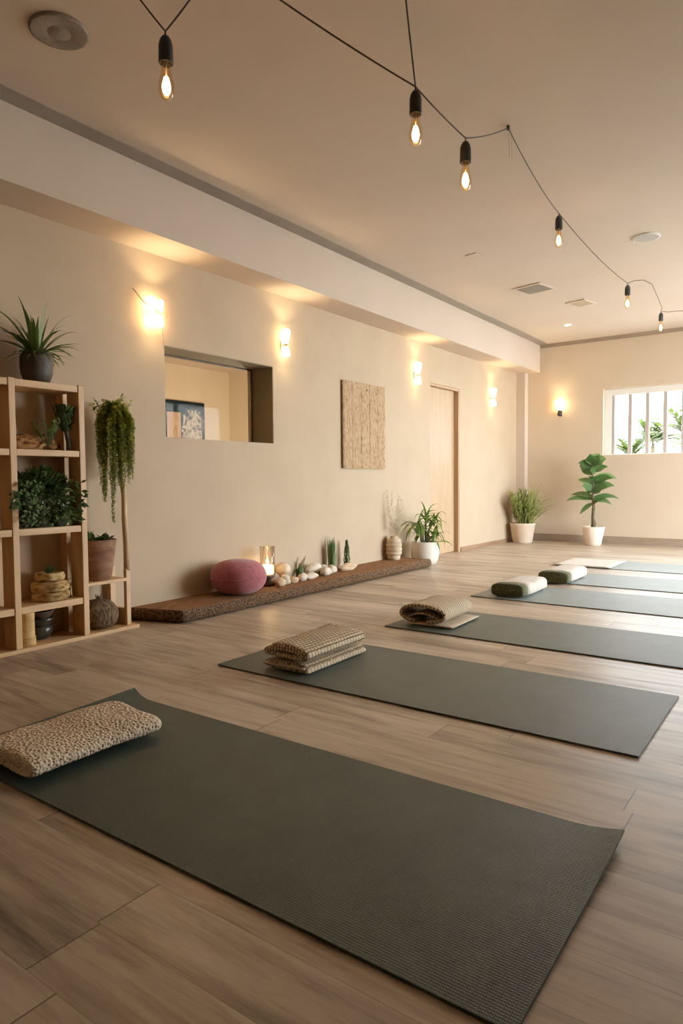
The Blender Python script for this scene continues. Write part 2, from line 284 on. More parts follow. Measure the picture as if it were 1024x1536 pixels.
# ------------------------------------------------------------------ mesh builder
class MB:
    def __init__(s): s.v = []; s.f = []; s.uv = {}
    def add(s, verts, faces):
        o = len(s.v); s.v += [Vector(v) for v in verts]; s.f += [tuple(i + o for i in f) for f in faces]; return o
    def box(s, x0, x1, y0, y1, z0, z1):
        s.add([(x0, y0, z0), (x1, y0, z0), (x1, y1, z0), (x0, y1, z0), (x0, y0, z1), (x1, y0, z1), (x1, y1, z1), (x0, y1, z1)],
              [(0, 3, 2, 1), (4, 5, 6, 7), (0, 1, 5, 4), (1, 2, 6, 5), (2, 3, 7, 6), (3, 0, 4, 7)]); return s
    def lathe(s, prof, c=(0, 0, 0), seg=24, wob=0.0, cap=True, sx=1, sy=1, seed=0):
        c = Vector(c); n = len(prof); vs = []
        for (r, z) in prof:
            for k in range(seg):
                a = 2 * PI * k / seg
                q = r
                if wob: q = r * (1 + wob * noise.noise(Vector((math.cos(a) * 1.5 + seed, math.sin(a) * 1.5, z * 14))))
                vs.append(c + Vector((q * math.cos(a) * sx, q * math.sin(a) * sy, z)))
        fs = []
        for i in range(n - 1):
            for k in range(seg):
                k2 = (k + 1) % seg
                fs.append((i * seg + k, i * seg + k2, (i + 1) * seg + k2, (i + 1) * seg + k))
        if cap:
            fs.append(tuple(range(seg - 1, -1, -1))); fs.append(tuple((n - 1) * seg + k for k in range(seg)))
        s.add(vs, fs); return s
    def tube(s, pts, rad, seg=8, cap=True):
        pts = [Vector(p) for p in pts]; n = len(pts)
        rads = rad if isinstance(rad, (list, tuple)) else [rad] * n
        t0 = (pts[1] - pts[0]).normalized()
        ref = Vector((0, 0, 1)) if abs(t0.z) < 0.9 else Vector((1, 0, 0))
        u = t0.cross(ref).normalized(); vs = []
        for i, p in enumerate(pts):
            t = (pts[min(i + 1, n - 1)] - pts[max(i - 1, 0)])
            t = t.normalized() if t.length > 1e-9 else t0
            u = (u - t * u.dot(t)).normalized(); w = t.cross(u)
            for k in range(seg):
                a = 2 * PI * k / seg
                vs.append(p + (u * math.cos(a) + w * math.sin(a)) * rads[i])
        fs = []
        for i in range(n - 1):
            for k in range(seg):
                k2 = (k + 1) % seg
                fs.append((i * seg + k, i * seg + k2, (i + 1) * seg + k2, (i + 1) * seg + k))
        if cap:
            fs.append(tuple(range(seg - 1, -1, -1))); fs.append(tuple((n - 1) * seg + k for k in range(seg)))
        s.add(vs, fs); return s
    def blob(s, c, rx, ry, rz, seed=0, amp=0.18, seg=14, rings=9, freq=1.4, rotz=0, flat=True):
        c = Vector(c); vs = []; fs = []; ca, sa = math.cos(rotz), math.sin(rotz)
        def P(th, ph):
            d = Vector((math.sin(th) * math.cos(ph), math.sin(th) * math.sin(ph), math.cos(th)))
            q = 1 + amp * noise.noise(d * freq + Vector((seed * 3.1, seed * 1.7, seed)))
            x, y, z = d.x * rx * q, d.y * ry * q, d.z * rz * q
            if flat: z = max(z, -rz * 0.8)
            return c + Vector((x * ca - y * sa, x * sa + y * ca, z + (rz * 0.8 if flat else 0)))
        vs.append(P(0, 0))
        for i in range(1, rings):
            for k in range(seg): vs.append(P(PI * i / rings, 2 * PI * k / seg))
        vs.append(P(PI, 0)); last = len(vs) - 1
        for k in range(seg): fs.append((0, 1 + k, 1 + (k + 1) % seg))
        for i in range(rings - 2):
            for k in range(seg):
                a = 1 + i * seg; k2 = (k + 1) % seg
                fs.append((a + k, a + seg + k, a + seg + k2, a + k2))
        a = 1 + (rings - 2) * seg
        for k in range(seg): fs.append((a + k, last, a + (k + 1) % seg))
        s.add(vs, fs); return s
    def ribbon(s, pts, widths, ref=(0, 0, 1), fold=0.15):
        pts = [Vector(p) for p in pts]; ref = Vector(ref); vs = []; n = len(pts)
        for i, p in enumerate(pts):
            t = (pts[min(i + 1, n - 1)] - pts[max(i - 1, 0)]).normalized()
            side = t.cross(ref)
            if side.length < 1e-4: side = t.cross(Vector((1, 0.3, 0)))
            side.normalize(); nn = side.cross(t); w = widths[i] / 2
            vs += [p - side * w, p - nn * fold * w * 2, p + side * w]
        fs = []
        for i in range(n - 1):
            a = i * 3
            fs += [(a, a + 1, a + 4, a + 3), (a + 1, a + 2, a + 5, a + 4)]
        s.add(vs, fs)
    def strap(s, base, az, elev, length, width, droop, n=7, shape='strap', ref=None):
        p = Vector(base); d = Vector((math.cos(az) * math.cos(elev), math.sin(az) * math.cos(elev), math.sin(elev)))
        pts = [p.copy()]; st = length / n
        for i in range(n):
            d = (d + Vector((0, 0, -droop * (i + 1) / n))).normalized(); p = p + d * st; pts.append(p.copy())
        W = []
        for i in range(n + 1):
            t = i / n
            W.append(width * (max(0.04, min(1, 0.45 + t * 1.8) * (1 - t ** 2.4)) if shape == 'strap' else max(0.03, math.sin(PI * min(1, (0.06 + 0.94 * t)) ** 0.85))))
        h = Vector((math.cos(az), math.sin(az), 0))
        if ref is None: ref = Vector((0, 0, 1)) if abs(elev) < 1.2 else -h
        s.ribbon(pts, W, ref)
    def leaflet(s, p, d, ln, wd, up=(0, 0, 1)):
        p = Vector(p); d = Vector(d).normalized(); side = d.cross(Vector(up))
        if side.length < 1e-3: side = d.cross(Vector((1, 0, 0)))
        side.normalize(); nn = side.cross(d)
        m = p + d * ln * 0.5
        s.add([p, m - side * wd / 2 + nn * wd * 0.15, p + d * ln, m + side * wd / 2 + nn * wd * 0.15], [(0, 1, 2), (0, 2, 3)])
    def build(s, name, mat, parent=None, smooth=True, bevel=0, loc=None, subsurf=0):
        me = bpy.data.meshes.new(name)
        me.from_pydata([tuple(v) for v in s.v], [], s.f)
        me.materials.append(mat)
        if smooth: me.polygons.foreach_set('use_smooth', [True] * len(me.polygons))
        if s.uv:
            ul = me.uv_layers.new(name='UVMap')
            for lp in me.loops: ul.data[lp.index].uv = s.uv.get(lp.vertex_index, (0, 0))
        me.update()
        o = bpy.data.objects.new(name, me); col.objects.link(o)
        if loc: o.location = loc
        if parent: o.parent = parent
        if bevel:
            b = o.modifiers.new('edge', 'BEVEL'); b.width = bevel; b.segments = 2; b.limit_method = 'ANGLE'; b.angle_limit = R(40)
        if subsurf:
            q = o.modifiers.new('sub', 'SUBSURF'); q.levels = subsurf; q.render_levels = subsurf
        return o
def tag(o, label=None, cat=None, group=None, kind=None):
    if label: o['label'] = label
    if cat: o['category'] = cat
    if group: o['group'] = group
    if kind: o['kind'] = kind
    return o
def thing(name, loc, label, cat, group=None, rz=0):
    o = bpy.data.objects.new(name, None); o.empty_display_size = 0.1; col.objects.link(o)
    o.location = loc; o.rotation_euler = (0, 0, rz)
    return tag(o, label, cat, group, 'thing')
def struct(o): o['kind'] = 'structure'; return o
def sbox(name, b, m, bevel=0):
    return struct(MB().box(*b).build(name, m, smooth=False, bevel=bevel))
def copy_thing(o, label, loc=None, rz=None, scale=None):
    c = o.copy(); col.objects.link(c); c['label'] = label
    if loc is not None: c.location = loc
    if rz is not None: c.rotation_euler = (0, 0, rz)
    if scale is not None: c.scale = scale
    for ch in list(o.children):
        d = ch.copy(); col.objects.link(d); d.parent = c
        for g in list(ch.children):
            e = g.copy(); col.objects.link(e); e.parent = d
    return c

# ------------------------------------------------------------------ room shell
YB, ZC, XS, ZS, XR, YF = 9.322, 2.74, 0.293, 2.356, 5.2, -1.8
def holed(axis, a0, a1, us, zs, holes):
    mb = MB()
    for i in range(len(us) - 1):
        for k in range(len(zs) - 1):
            um, zm = (us[i] + us[i + 1]) / 2, (zs[k] + zs[k + 1]) / 2
            if any(h[0] < um < h[1] and h[2] < zm < h[3] for h in holes): continue
            if axis == 'x': mb.box(a0, a1, us[i], us[i + 1], zs[k], zs[k + 1])
            else: mb.box(us[i], us[i + 1], a0, a1, zs[k], zs[k + 1])
    return mb
NICHE = (2.96, 4.04, 1.174, 1.783)
DOOR = (6.648, 7.385, 0.0, 1.95)
WIN = (1.152, 3.35, 1.18, 2.055)
struct(MB().box(-4, XR + .2, YF - .2, YB + .0, -0.12, 0).build('floor', FLOOR, smooth=False))
sbox('ceiling', (-.25, XR + .2, YF - .2, YB + .25, ZC, ZC + .15), CEIL)
struct(holed('x', -.25, 0, [YF, NICHE[0], NICHE[1], DOOR[0], DOOR[1], YB], [0, NICHE[2], NICHE[3], DOOR[3], ZC], [NICHE, DOOR]).build('wall_left', WALL, smooth=False))
struct(holed('y', YB, YB + .25, [-.25, WIN[0], WIN[1], XR + .2], [0, WIN[2], WIN[3], ZC], [WIN]).build('wall_back', WALLB, smooth=False))
PAT = (5.7, 9.1, 0.0, 2.3)
struct(holed('x', XR, XR + .2, [YF, PAT[0], PAT[1], YB], [0, PAT[3], ZC], [PAT]).build('wall_right', WALL, smooth=False))
sbox('wall_front', (-.25, XR + .2, YF - .2, YF, 0, ZC), WALL)
sbox('soffit', (0, XS, YF, YB, ZS, ZC), SOFF)
sbox('shadow_gap_strip', (XS, XS + .118, YF, YB - .012, ZC - .006, ZC), TRIMG)  # flat dark strip painting in the shadow gap along the soffit
sbox('trim_2', (XS + .012, XR, YB - .012, YB, 2.690, ZC), BASET)
sbox('corner_pillar', (0, .125, 9.20, YB, 0, ZS), SOFF)
sbox('baseboard_left', (0, .012, DOOR[1] + .02, 9.20, 0, .052), BASEB)
sbox('baseboard_back', (.125, XR, YB - .014, YB, 0, .10), BASET)
sbox('baseboard_right', (XR - .012, XR, YF, PAT[0], 0, .08), BASET)
# niche lining behind the wall face, recess shade put into its grey
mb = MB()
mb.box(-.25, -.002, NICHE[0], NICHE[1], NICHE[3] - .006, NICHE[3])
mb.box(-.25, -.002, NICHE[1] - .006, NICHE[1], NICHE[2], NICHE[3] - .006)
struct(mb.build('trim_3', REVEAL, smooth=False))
# interior window: slim frame with a pane
w1 = bpy.data.objects.new('window_1', None); col.objects.link(w1); w1['kind'] = 'structure'; w1.location = (-.235, NICHE[0], NICHE[2])
WD, WH = NICHE[1] - NICHE[0] - .006, NICHE[3] - NICHE[2] - .006
mb = MB(); mb.box(-.012, .012, 0, WD, WH - .010, WH)
mb.box(-.012, .012, WD - .016, WD, .0, WH - .010)
mb.build('window_frame', noisy('dark_bronze', (0.06, 0.035, 0.02), (0.10, 0.06, 0.035), 12, 0.5), w1, smooth=False, bevel=.003)
MB().box(-.003, .003, 0, WD - .016, 0, WH - .010).build('glass_pane', PANEG, w1, smooth=False)
mb = MB().box(-.010, .016, WD - .030, WD - .017, 0, WH - .010); mb.build('glazing_bead', METALW, w1, smooth=False, bevel=.002)
# the room behind the interior window
HX, HZ, HY = -3.35, 2.41, 6.88
sbox('wall_hall_back', (HX - .1, HX, .6, HY + .1, 0, HZ), HALLW)
sbox('wall_hall_side', (HX, -.25, HY, HY + .1, 0, HZ), HALLW)
sbox('wall_hall_front', (HX - .1, -.25, .5, .6, 0, HZ), HALLW)
sbox('ceiling_hall', (HX - .1, -.25, .5, HY + .1, HZ, HZ + .1), SOFF)
# door (recessed plain birch leaf) and its jamb
d1 = bpy.data.objects.new('door_1', None); col.objects.link(d1); d1['kind'] = 'structure'; d1.location = (-.06, DOOR[0], 0)
DW, DH = DOOR[1] - DOOR[0], DOOR[3]
MB().box(-.045, 0, .005, DW - .03, .006, DH - .03).build('door_leaf', DOORW, d1, smooth=False, bevel=.002)
mb = MB(); mb.box(-.05, .058, DW - .028, DW - .001, 0, DH - .001); mb.box(-.05, .056, .0, DW - .028, DH - .028, DH - .001)
mb.build('door_frame', DOORF, d1, smooth=False, bevel=.002)
# barred window in the back wall
w2 = bpy.data.objects.new('window_2', None); col.objects.link(w2); w2['kind'] = 'structure'; w2.location = (WIN[0], YB + .12, WIN[2])
WW, WZ = WIN[1] - WIN[0], WIN[3] - WIN[2]
mb = MB(); mb.box(.0, .085, -.03, .04, 0, WZ); mb.box(WW - .085, WW, -.03, .04, 0, WZ); mb.box(.085, WW - .085, -.03, .04, WZ - .085, WZ); mb.box(.085, WW - .085, -.03, .04, 0, .012)
mb.build('window_frame', WHITE, w2, smooth=False, bevel=.006)
k = 0
x = .085 + .016
while x < WW - .08:
    MB().box(x - .024, x + .024, -.02, .02, .012, WZ - .085).build('window_bar', BARM, w2, smooth=False, bevel=.005)
    x += .2125
MB().box(.085, WW - .085, .024, .030, .012, WZ - .085).build('glass_pane', CLEARG, w2, smooth=False)
# wide glazed doors in the right wall (out of frame, lets the daylight in)
w3 = bpy.data.objects.new('window_3', None); col.objects.link(w3); w3['kind'] = 'structure'; w3.location = (XR + .1, PAT[0], 0)
mb = MB()
for q in (0, 1.11, 2.23, 3.34): mb.box(-.03, .03, q, q + .06, .05, 2.24)
mb.box(-.03, .03, 0, 3.4, 0, .05); mb.box(-.03, .03, 0, 3.4, 2.24, 2.3)
mb.build('window_frame', WHITE, w3, smooth=False, bevel=.004)
MB().box(-.003, .003, .06, 3.34, .05, 2.24).build('glass_pane', CLEARG, w3, smooth=False)
# outside
sbox('ground', (-4, 22, YB + .25, 26, -.14, -.02), GROUND)
sbox('ground.001', (XR + .2, 22, -8, YB + .25, -.14, -.02), GROUND)

# ------------------------------------------------------------------ yoga mats
def yoga_mat(x0, x1, y0, y1, m, label, curl_l=0.0, curl_r=0.0, corner=0.0, rz=0.0):
    root = MB(); nx, ny = 48, 10; t = .006
    lx, ly = x1 - x0, y1 - y0
    def zz(u, v):
        z = .0004
        if u < .05: z += curl_l * ((.05 - u) / .05) ** 2 * (0.45 + 0.55 * v ** 2)
        if u > .93: z += curl_r * ((u - .93) / .07) ** 2 * v ** 2
        return z + .0006 * (1 + noise.noise(Vector((u * 7, v * 3, x0))))
    top, bot = [], []
    for i in range(nx + 1):
        for j in range(ny + 1):
            u, v = i / nx, j / ny
            z = zz(u, v); top.append((u * lx, v * ly, z + t)); bot.append((u * lx, v * ly, z))
    n1 = (nx + 1) * (ny + 1); W = ny + 1; fs = []
    for i in range(nx):
        for j in range(ny):
            a = i * W + j; fs.append((a, a + W, a + W + 1, a + 1)); fs.append((n1 + a, n1 + a + 1, n1 + a + W + 1, n1 + a + W))
    for i in range(nx):
        a = i * W; b = a + ny; fs.append((a, n1 + a, n1 + a + W, a + W)); fs.append((b, b + W, n1 + b + W, n1 + b))
    for j in range(ny):
        a = j; b = nx * W + j; fs.append((a, a + 1, n1 + a + 1, n1 + a)); fs.append((b, n1 + b, n1 + b + 1, b + 1))
    root.add(top + bot, fs)
    o = root.build('yoga_mat', m, smooth=False, loc=(x0, y0, 0)); o.rotation_euler = (0, 0, rz)
    return tag(o, label, 'yoga mat', 'yoga mats laid in a row across the floor')
yoga_mat(1.305, 3.195, .978, 1.690, MAT1, 'large dark olive yoga mat nearest the camera under the speckled blanket', .034, .018)
yoga_mat(1.245, 3.116, 2.212, 2.925, MAT2, 'dark grey-green yoga mat under the chunky row-knit blanket', .006, .0)
yoga_mat(1.452, 3.33, 3.372, 4.035, MAT2, 'grey yoga mat under the hollow ribbed taupe blanket')
yoga_mat(1.438, 3.31, 4.60, 5.30, MAT3, 'blue-grey yoga mat whose left end carries the first green and white roll')
yoga_mat(1.635, 3.50, 5.575, 6.28, MAT3, 'blue-grey yoga mat just behind the second green and white roll')
yoga_mat(1.40, 3.30, 6.69, 7.36, MAT3, 'farthest blue-grey yoga mat with a flat white towel over its end')

# ------------------------------------------------------------------ blankets
def flat_spiral(w, h, t, turns, a_in, start=0.0, ex=2.6, tail=0.0):
    """centre line of a flattened roll in the (x,z) plane, resting on z=0"""
    pts = []; n = int(turns * 44)
    aw, ah = w / 2 - t / 2, h / 2 - t / 2
    for i in range(n + 1):
        th = start + 2 * PI * turns * i / n
        back = turns * (1 - i / n)
        a = max(a_in, aw - back * t * 1.15); b = max(t * 0.55, ah - back * t * 1.08)
        c, s_ = math.cos(th), math.sin(th)
        x = a * math.copysign(abs(c) ** (2 / ex), c); z = b * math.copysign(abs(s_) ** (2 / 2.1 if s_ > 0 else .42), s_)
        pts.append(Vector((x, z + h / 2)))
    if tail:
        p = pts[-1]
        for k in range(1, 8): pts.append(Vector((p.x + tail * k / 7, t / 2 + (p.y - t / 2) * (1 - k / 7) ** 2)))
    return pts
def strip(pts, t, length, seed=0, wob=0.004, nseg=14, endround=True):
    mb = MB(); n = len(pts); nor = []; arc = [0]
    for i in range(n):
        d = pts[min(i + 1, n - 1)] - pts[max(i - 1, 0)]
        d = d.normalized() if d.length > 1e-9 else Vector((1, 0)); nor.append(Vector((-d.y, d.x)))
        if i: arc.append(arc[-1] + (pts[i] - pts[i - 1]).length)
    rings = [(0, .45), (.25 * t, .85), (.6 * t, 1.0)] + [(length * k / nseg, 1.0) for k in range(1, nseg)] + [(length - .6 * t, 1.0), (length - .25 * t, .85), (length, .45)]
    W = 2 * n; vs = []
    for (y, tk) in rings:
        for sgn in (1, -1):
            for i in range(n):
                p = pts[i] + nor[i] * (sgn * t / 2 * tk)
                q = wob * noise.noise(Vector((arc[i] * 9 + seed, y * 7, seed * 2.3)))
                lift = min(1, max(0, p.y / (t * 2)))
                yy = y + 0.010 * noise.noise(Vector((arc[i] * 6, seed, y * .5)))
                vs.append((p.x + nor[i].x * q * lift, yy, max(0.0005, p.y + nor[i].y * q * lift)))
    fs = []
    def quad(a, b, c, d): fs.append((a, b, c, d))
    for r in range(len(rings) - 1):
        o, o2 = r * W, (r + 1) * W
        for i in range(n - 1):
            quad(o + i, o + i + 1, o2 + i + 1, o2 + i)
            quad(o + n + i, o2 + n + i, o2 + n + i + 1, o + n + i + 1)
        quad(o, o2, o2 + n, o + n); quad(o + n - 1, o + 2 * n - 1, o2 + 2 * n - 1, o2 + n - 1)
    last = (len(rings) - 1) * W
    for i in range(n - 1):
        quad(i, n + i, n + i + 1, i + 1); quad(last + i, last + i + 1, last + n + i + 1, last + n + i)
    mb.add(vs, fs)
    idx = 0
    for (y, tk) in rings:
        for sgn in (1, -1):
            for i in range(n):
                mb.uv[idx] = (arc[i] + (0.003 if sgn < 0 else 0) + (1 - tk) * 0.01, y - (1 - tk) * t * .5); idx += 1
    return mb
ZM = .0085
o = strip(flat_spiral(.345, .082, .025, 1.75, .07, start=-1.2, ex=2.8), .025, .47, 1, .008, 20).build('folded_blanket', B_SPECK, loc=(1.592, 1.0, ZM))
o.rotation_euler = (0, 0, R(0)); tag(o, 'rolled brown and cream speckled knit blanket on the nearest mat', 'blanket')
# chunky blanket: knit fold on a cream layer
t = thing('folded_blanket', (1.585, 2.29, ZM), 'folded chunky cream knit blanket with dark row stitching on second nearest mat', 'blanket', rz=R(1))
b = flat_spiral(.288, .086, .023, 1.5, .06, start=-1.0, ex=2.15)
strip(b, .022, .48, 3, .006, 18).build('knit_layer', B_ROWS, t, loc=(0, .008, .042))
b = flat_spiral(.278, .052, .018, 1.15, .08, start=-1.3, ex=4)
strip(b, .018, .485, 5, .003, 14).build('lower_fold', B_ROWS, t, loc=(.004, .010, 0))
strip([Vector((-.118 + .236 * k / 8, .0)) for k in range(9)], .018, .455, 6, .002, 10).build('cream_layer', B_CREAM, t, loc=(0, -.002, .022))
# ribbed blanket with an open fold
t = thing('folded_blanket', (1.655, 3.475, ZM), 'ribbed taupe blanket folded into a hollow loop on the third mat', 'blanket', rz=R(2))
pts = []
for k in range(20):  # outer loop, open hollow seen from the end
    a = -PI / 2 - .25 - (2 * PI - .42) * k / 19
    pts.append(Vector((.145 * math.copysign(abs(math.cos(a)) ** .8, math.cos(a)), .058 + .047 * math.copysign(abs(math.sin(a)) ** .9, math.sin(a)))))
pts = [Vector((p.x, max(p.y, .0125))) for p in pts]
strip(pts, .020, .40, 8, .005, 16).build('ribbed_loop', B_RIB, t, loc=(-.01, 0, .012))
inner = [Vector((-.10 + .2 * k / 9, .026 + .030 * math.sin(PI * k / 9) ** .8)) for k in range(10)]
strip(inner, .012, .375, 9, .003, 10).build('inner_fold', B_RIB, t, loc=(-.01, .015, .017))
fl = [Vector((-.11 + .30 * k / 11, .0)) for k in range(12)]
strip(fl, .014, .40, 10, .002, 10).build('cream_flap', B_CREAM, t, loc=(0, 0, .0075))
# green and white rolls
def roll(loc, label, rz, L1):
    t = thing('rolled_blanket', loc, label, 'blanket', 'green and white rolled blankets', rz)
    def lump(name, x0, x1, y0, y1, h, m, seed, parent):
        mb = MB(); seg = 28; rings = 12; W = (x1 - x0) / 2; cx = (x0 + x1) / 2; vs = []
        for r in range(rings + 1):
            u = r / rings; y = y0 + (y1 - y0) * u
            e = min(u, 1 - u) * (y1 - y0); rr = .018
            sh = 1.0 if e > rr else (.86 + .14 * math.sqrt(max(0, 1 - (1 - e / rr) ** 2)))
            for k in range(seg):
                a = 2 * PI * k / seg; c, s_ = math.cos(a), math.sin(a)
                x = cx + W * sh * math.copysign(abs(c) ** .62, c); z = h / 2 + h / 2 * sh * math.copysign(abs(s_) ** .5, s_)
                q = .006 * noise.noise(Vector((x * 14 + seed, y * 14, z * 14)))
                vs.append((x + q, y, max(.0005, z + q)))
        fs = [tuple(range(seg)), tuple(rings * seg + k for k in range(seg - 1, -1, -1))]
        for r in range(rings):
            for k in range(seg):
                k2 = (k + 1) % seg; fs.append((r * seg + k, (r + 1) * seg + k, (r + 1) * seg + k2, r * seg + k2))
        mb.add(vs, fs); return mb.build(name, m, parent)
    lump('green_end', -.132, .122, 0, .10, .098, B_GREEN, loc[1], t)
    lump('white_wrap', -.122, .132, .085, L1, .100, B_WHITE, loc[1] + 4, t)
    return t
roll((1.70, 4.665, ZM), 'olive-ended white blanket roll on the fourth mat, the nearer of the green rolls', R(1), .54)
roll((1.765, 5.49, ZM), 'smaller-looking olive-ended white blanket roll behind, at the left end of fifth mat', R(1), .56)
mb = MB(); nx, ny = 10, 10
for i in range(nx + 1):
    for j in range(ny + 1):
        mb.v.append(Vector((.56 * i / nx, .62 * j / ny, .005 + .003 * noise.noise(Vector((i * .6, j * .5, 3))))))
for i in range(nx):
    for j in range(ny):
        a = i * (ny + 1) + j; mb.f.append((a, a + ny + 1, a + ny + 2, a + 1))
o = mb.build('flat_towel', B_WHITE, loc=(1.36, 6.68, ZM)); so = o.modifiers.new('t', 'SOLIDIFY'); so.thickness = .006; so.offset = 1
tag(o, 'plain white towel spread flat over the end of the farthest mat', 'towel')

# ------------------------------------------------------------------ low platform by the wall
PT = .08
t = thing('low_platform', (0, 2.62, 0), 'long low dark brown bark-edged slab lying along the left wall', 'platform')
def outline(inset=0.0, seed=0):
    pts = []
    n = 120
    for i in range(n + 1):
        y = (2.75 - 2.62) + (5.95 - 2.75) * i / n
        pts.append((.385 - inset + .007 * noise.noise(Vector((y * 9, seed, 0))), y))
    pts += [(.30, 3.335 - inset), (.2, 3.333 - inset), (.1, 3.335 - inset), (.004, 3.335 - inset)]
    pts += [(.004, .0 + inset), (.1, .035 + inset), (.2, .066 + inset), (.3, .098 + inset)]
    return pts
mb = MB(); lev = [(0.006, .012, 0), (.02, .0, 1), (.045, -.004, 2), (.066, .004, 3), (PT - .002, .018, 4)]
n = len(outline()); vs = []
for (z, ins, sd) in lev:
    for (x, y) in outline(ins, sd * 2.7):
        vs.append((max(x, .004), y, z + (.004 * noise.noise(Vector((x * 20, y * 14, z * 30))) if 0 < sd < 4 else 0)))
fs = [tuple(range(n))[::-1]]
for r in range(len(lev) - 1):
    for i in range(n):
        i2 = (i + 1) % n; fs.append((r * n + i, r * n + i2, (r + 1) * n + i2, (r + 1) * n + i))
mb.add(vs, fs); mb.build('bark_edge', BARKE, t)
mb = MB(); top = outline(.020, 4 * 2.7); m_ = len(top)
mb.add([(max(x, .004), y, PT - .006) for x, y in top] + [(max(x, .004), y, PT) for x, y in top], [tuple(m_ + i for i in range(m_))] + [(i, (i + 1) % m_, m_ + (i + 1) % m_, m_ + i) for i in range(m_)])
mb.build('slab_top', COIR, t, smooth=False)

# ------------------------------------------------------------------ cushion
t = thing('round_cushion', (.212, 3.405, PT), 'plump mauve pink round meditation cushion on the brown slab', 'cushion')
prof = []
for i in range(25):
    a = -PI / 2 + PI * i / 24
    r = .198 * abs(math.cos(a)) ** .72; z = .122 + .122 * math.copysign(abs(math.sin(a)) ** .92, math.sin(a))
    prof.append((max(r, .001), z))
MB().lathe(prof, seg=40, wob=.02).build('cushion_body', VELVET, t)
mb = MB(); mb.tube([(.199 * math.cos(2 * PI * k / 48), .199 * math.sin(2 * PI * k / 48), .118 + .006 * math.sin(2 * PI * k / 48 + 1)) for k in range(49)], .0045, 6, False)
mb.build('seam_piping', VELVETD, t)

# ------------------------------------------------------------------ candle and ornaments on the platform
t = thing('candle_holder', (.13, 3.80, PT), 'lit candle in a tall straight glass on a dark wooden foot beside the cushion', 'candle')
MB().lathe([(.055, 0), (.06, .01), (.055, .022), (.03, .03), (.032, .055), (.054, .064), (.056, .076)], seg=24).build('wooden_foot', DARKW, t)
MB().lathe([(.052, .0765), (.056, .082), (.058, .30), (.0555, .301), (.0545, .087), (.001, .084)], seg=28, cap=False).build('glass_cylinder', CANDG, t)
c = MB().lathe([(.046, .086), (.050, .09), (.050, .150), (.044, .156), (.003, .152)], seg=24).build('candle', WAXG, t)
MB().tube([(0, 0, .152), (.001, 0, .166)], .0015, 6).build('wick', BLACK, c)
MB().lathe([(.001, .162), (.007, .170), (.009, .178), (.006, .19), (.002, .202), (.0005, .208)], seg=12).build('flame', FLAME, c)
t = thing('ball_ornament', (.085, 4.03, PT), 'cream ball ornament on a short dark stand behind the candle', 'ornament')
MB().lathe([(.035, 0), (.028, .012), (.022, .03), (.028, .045)], seg=18).build('stand', DARKW, t)
MB().blob((0, 0, .038), .062, .062, .055, 2, .05, 22, 14, flat=False).build('ball', CREAMB, t, loc=(0, 0, .055))
def stone(x, y, rx, ry, rz, m, label, seed, rot=0, z=PT, cat='stone', name='pebble', amp=.28):
    o = MB().blob((0, 0, 0), rx, ry, rz, seed, amp, 16, 10, 1.7).build(name, m, loc=(x, y, z)); o.rotation_euler = (0, 0, rot)
    return tag(o, label, cat, 'stones lined up on the brown slab')
stone(.22, 3.90, .042, .045, .042, STONEW, 'lumpy white stone right of the candle foot, in front of the ball', 1, .3)
stone(.25, 3.815, .035, .05, .034, STONET, 'rough tan stone in front of the candle foot', 2, .2)
stone(.22, 3.995, .03, .045, .028, STONET, 'small tan stone below the ball ornament', 3, -.4)
stone(.215, 4.115, .036, .05, .034, STONEW, 'rounded white pebble left of the small green succulent', 4, .2)
stone(.205, 4.235, .040, .085, .028, STONEW, 'long smooth white pebble in front of the small succulent', 5, .12)
stone(.185, 4.46, .045, .075, .035, STONEW, 'white pebble below the ribbed shell', 6, .2)
stone(.145, 4.60, .045, .065, .037, STONEW, 'rounded white stone between the shell and the driftwood', 7, .5)
stone(.048, 4.60, .038, .075, .038, STONEW, 'pale stone behind the white ones, close to the wall', 8, .2)
o = stone(.150, 4.83, .042, .15, .033, DRIFT, 'tan piece of driftwood under the spiky snake plant', 9, .05, cat='driftwood', name='driftwood', amp=.35)
# ribbed shell
mb = MB(); vs = []; fs = []; nu, nv = 12, 24
for i in range(nu + 1):
    for j in range(nv):
        a = 2 * PI * j / nv; u = i / nu
        r = math.sin(PI * (0.06 + .9 * u)) ** .7 * (1 + .09 * math.cos(8 * a))
        vs.append((.05 * r * math.cos(a), -.09 + .18 * u, .045 + .042 * r * math.sin(a) + .03 * (u - .5)))
for i in range(nu):
    for j in range(nv): fs.append((i * nv + j, i * nv + (j + 1) % nv, (i + 1) * nv + (j + 1) % nv, (i + 1) * nv + j))
fs += [tuple(range(nv))[::-1], tuple(nu * nv + j for j in range(nv))]
mb.add(vs, fs); o = mb.build('seashell', SHELLM, loc=(.088, 4.42, PT + .012)); tag(o, 'ribbed cream seashell right of the small succulent', 'shell')
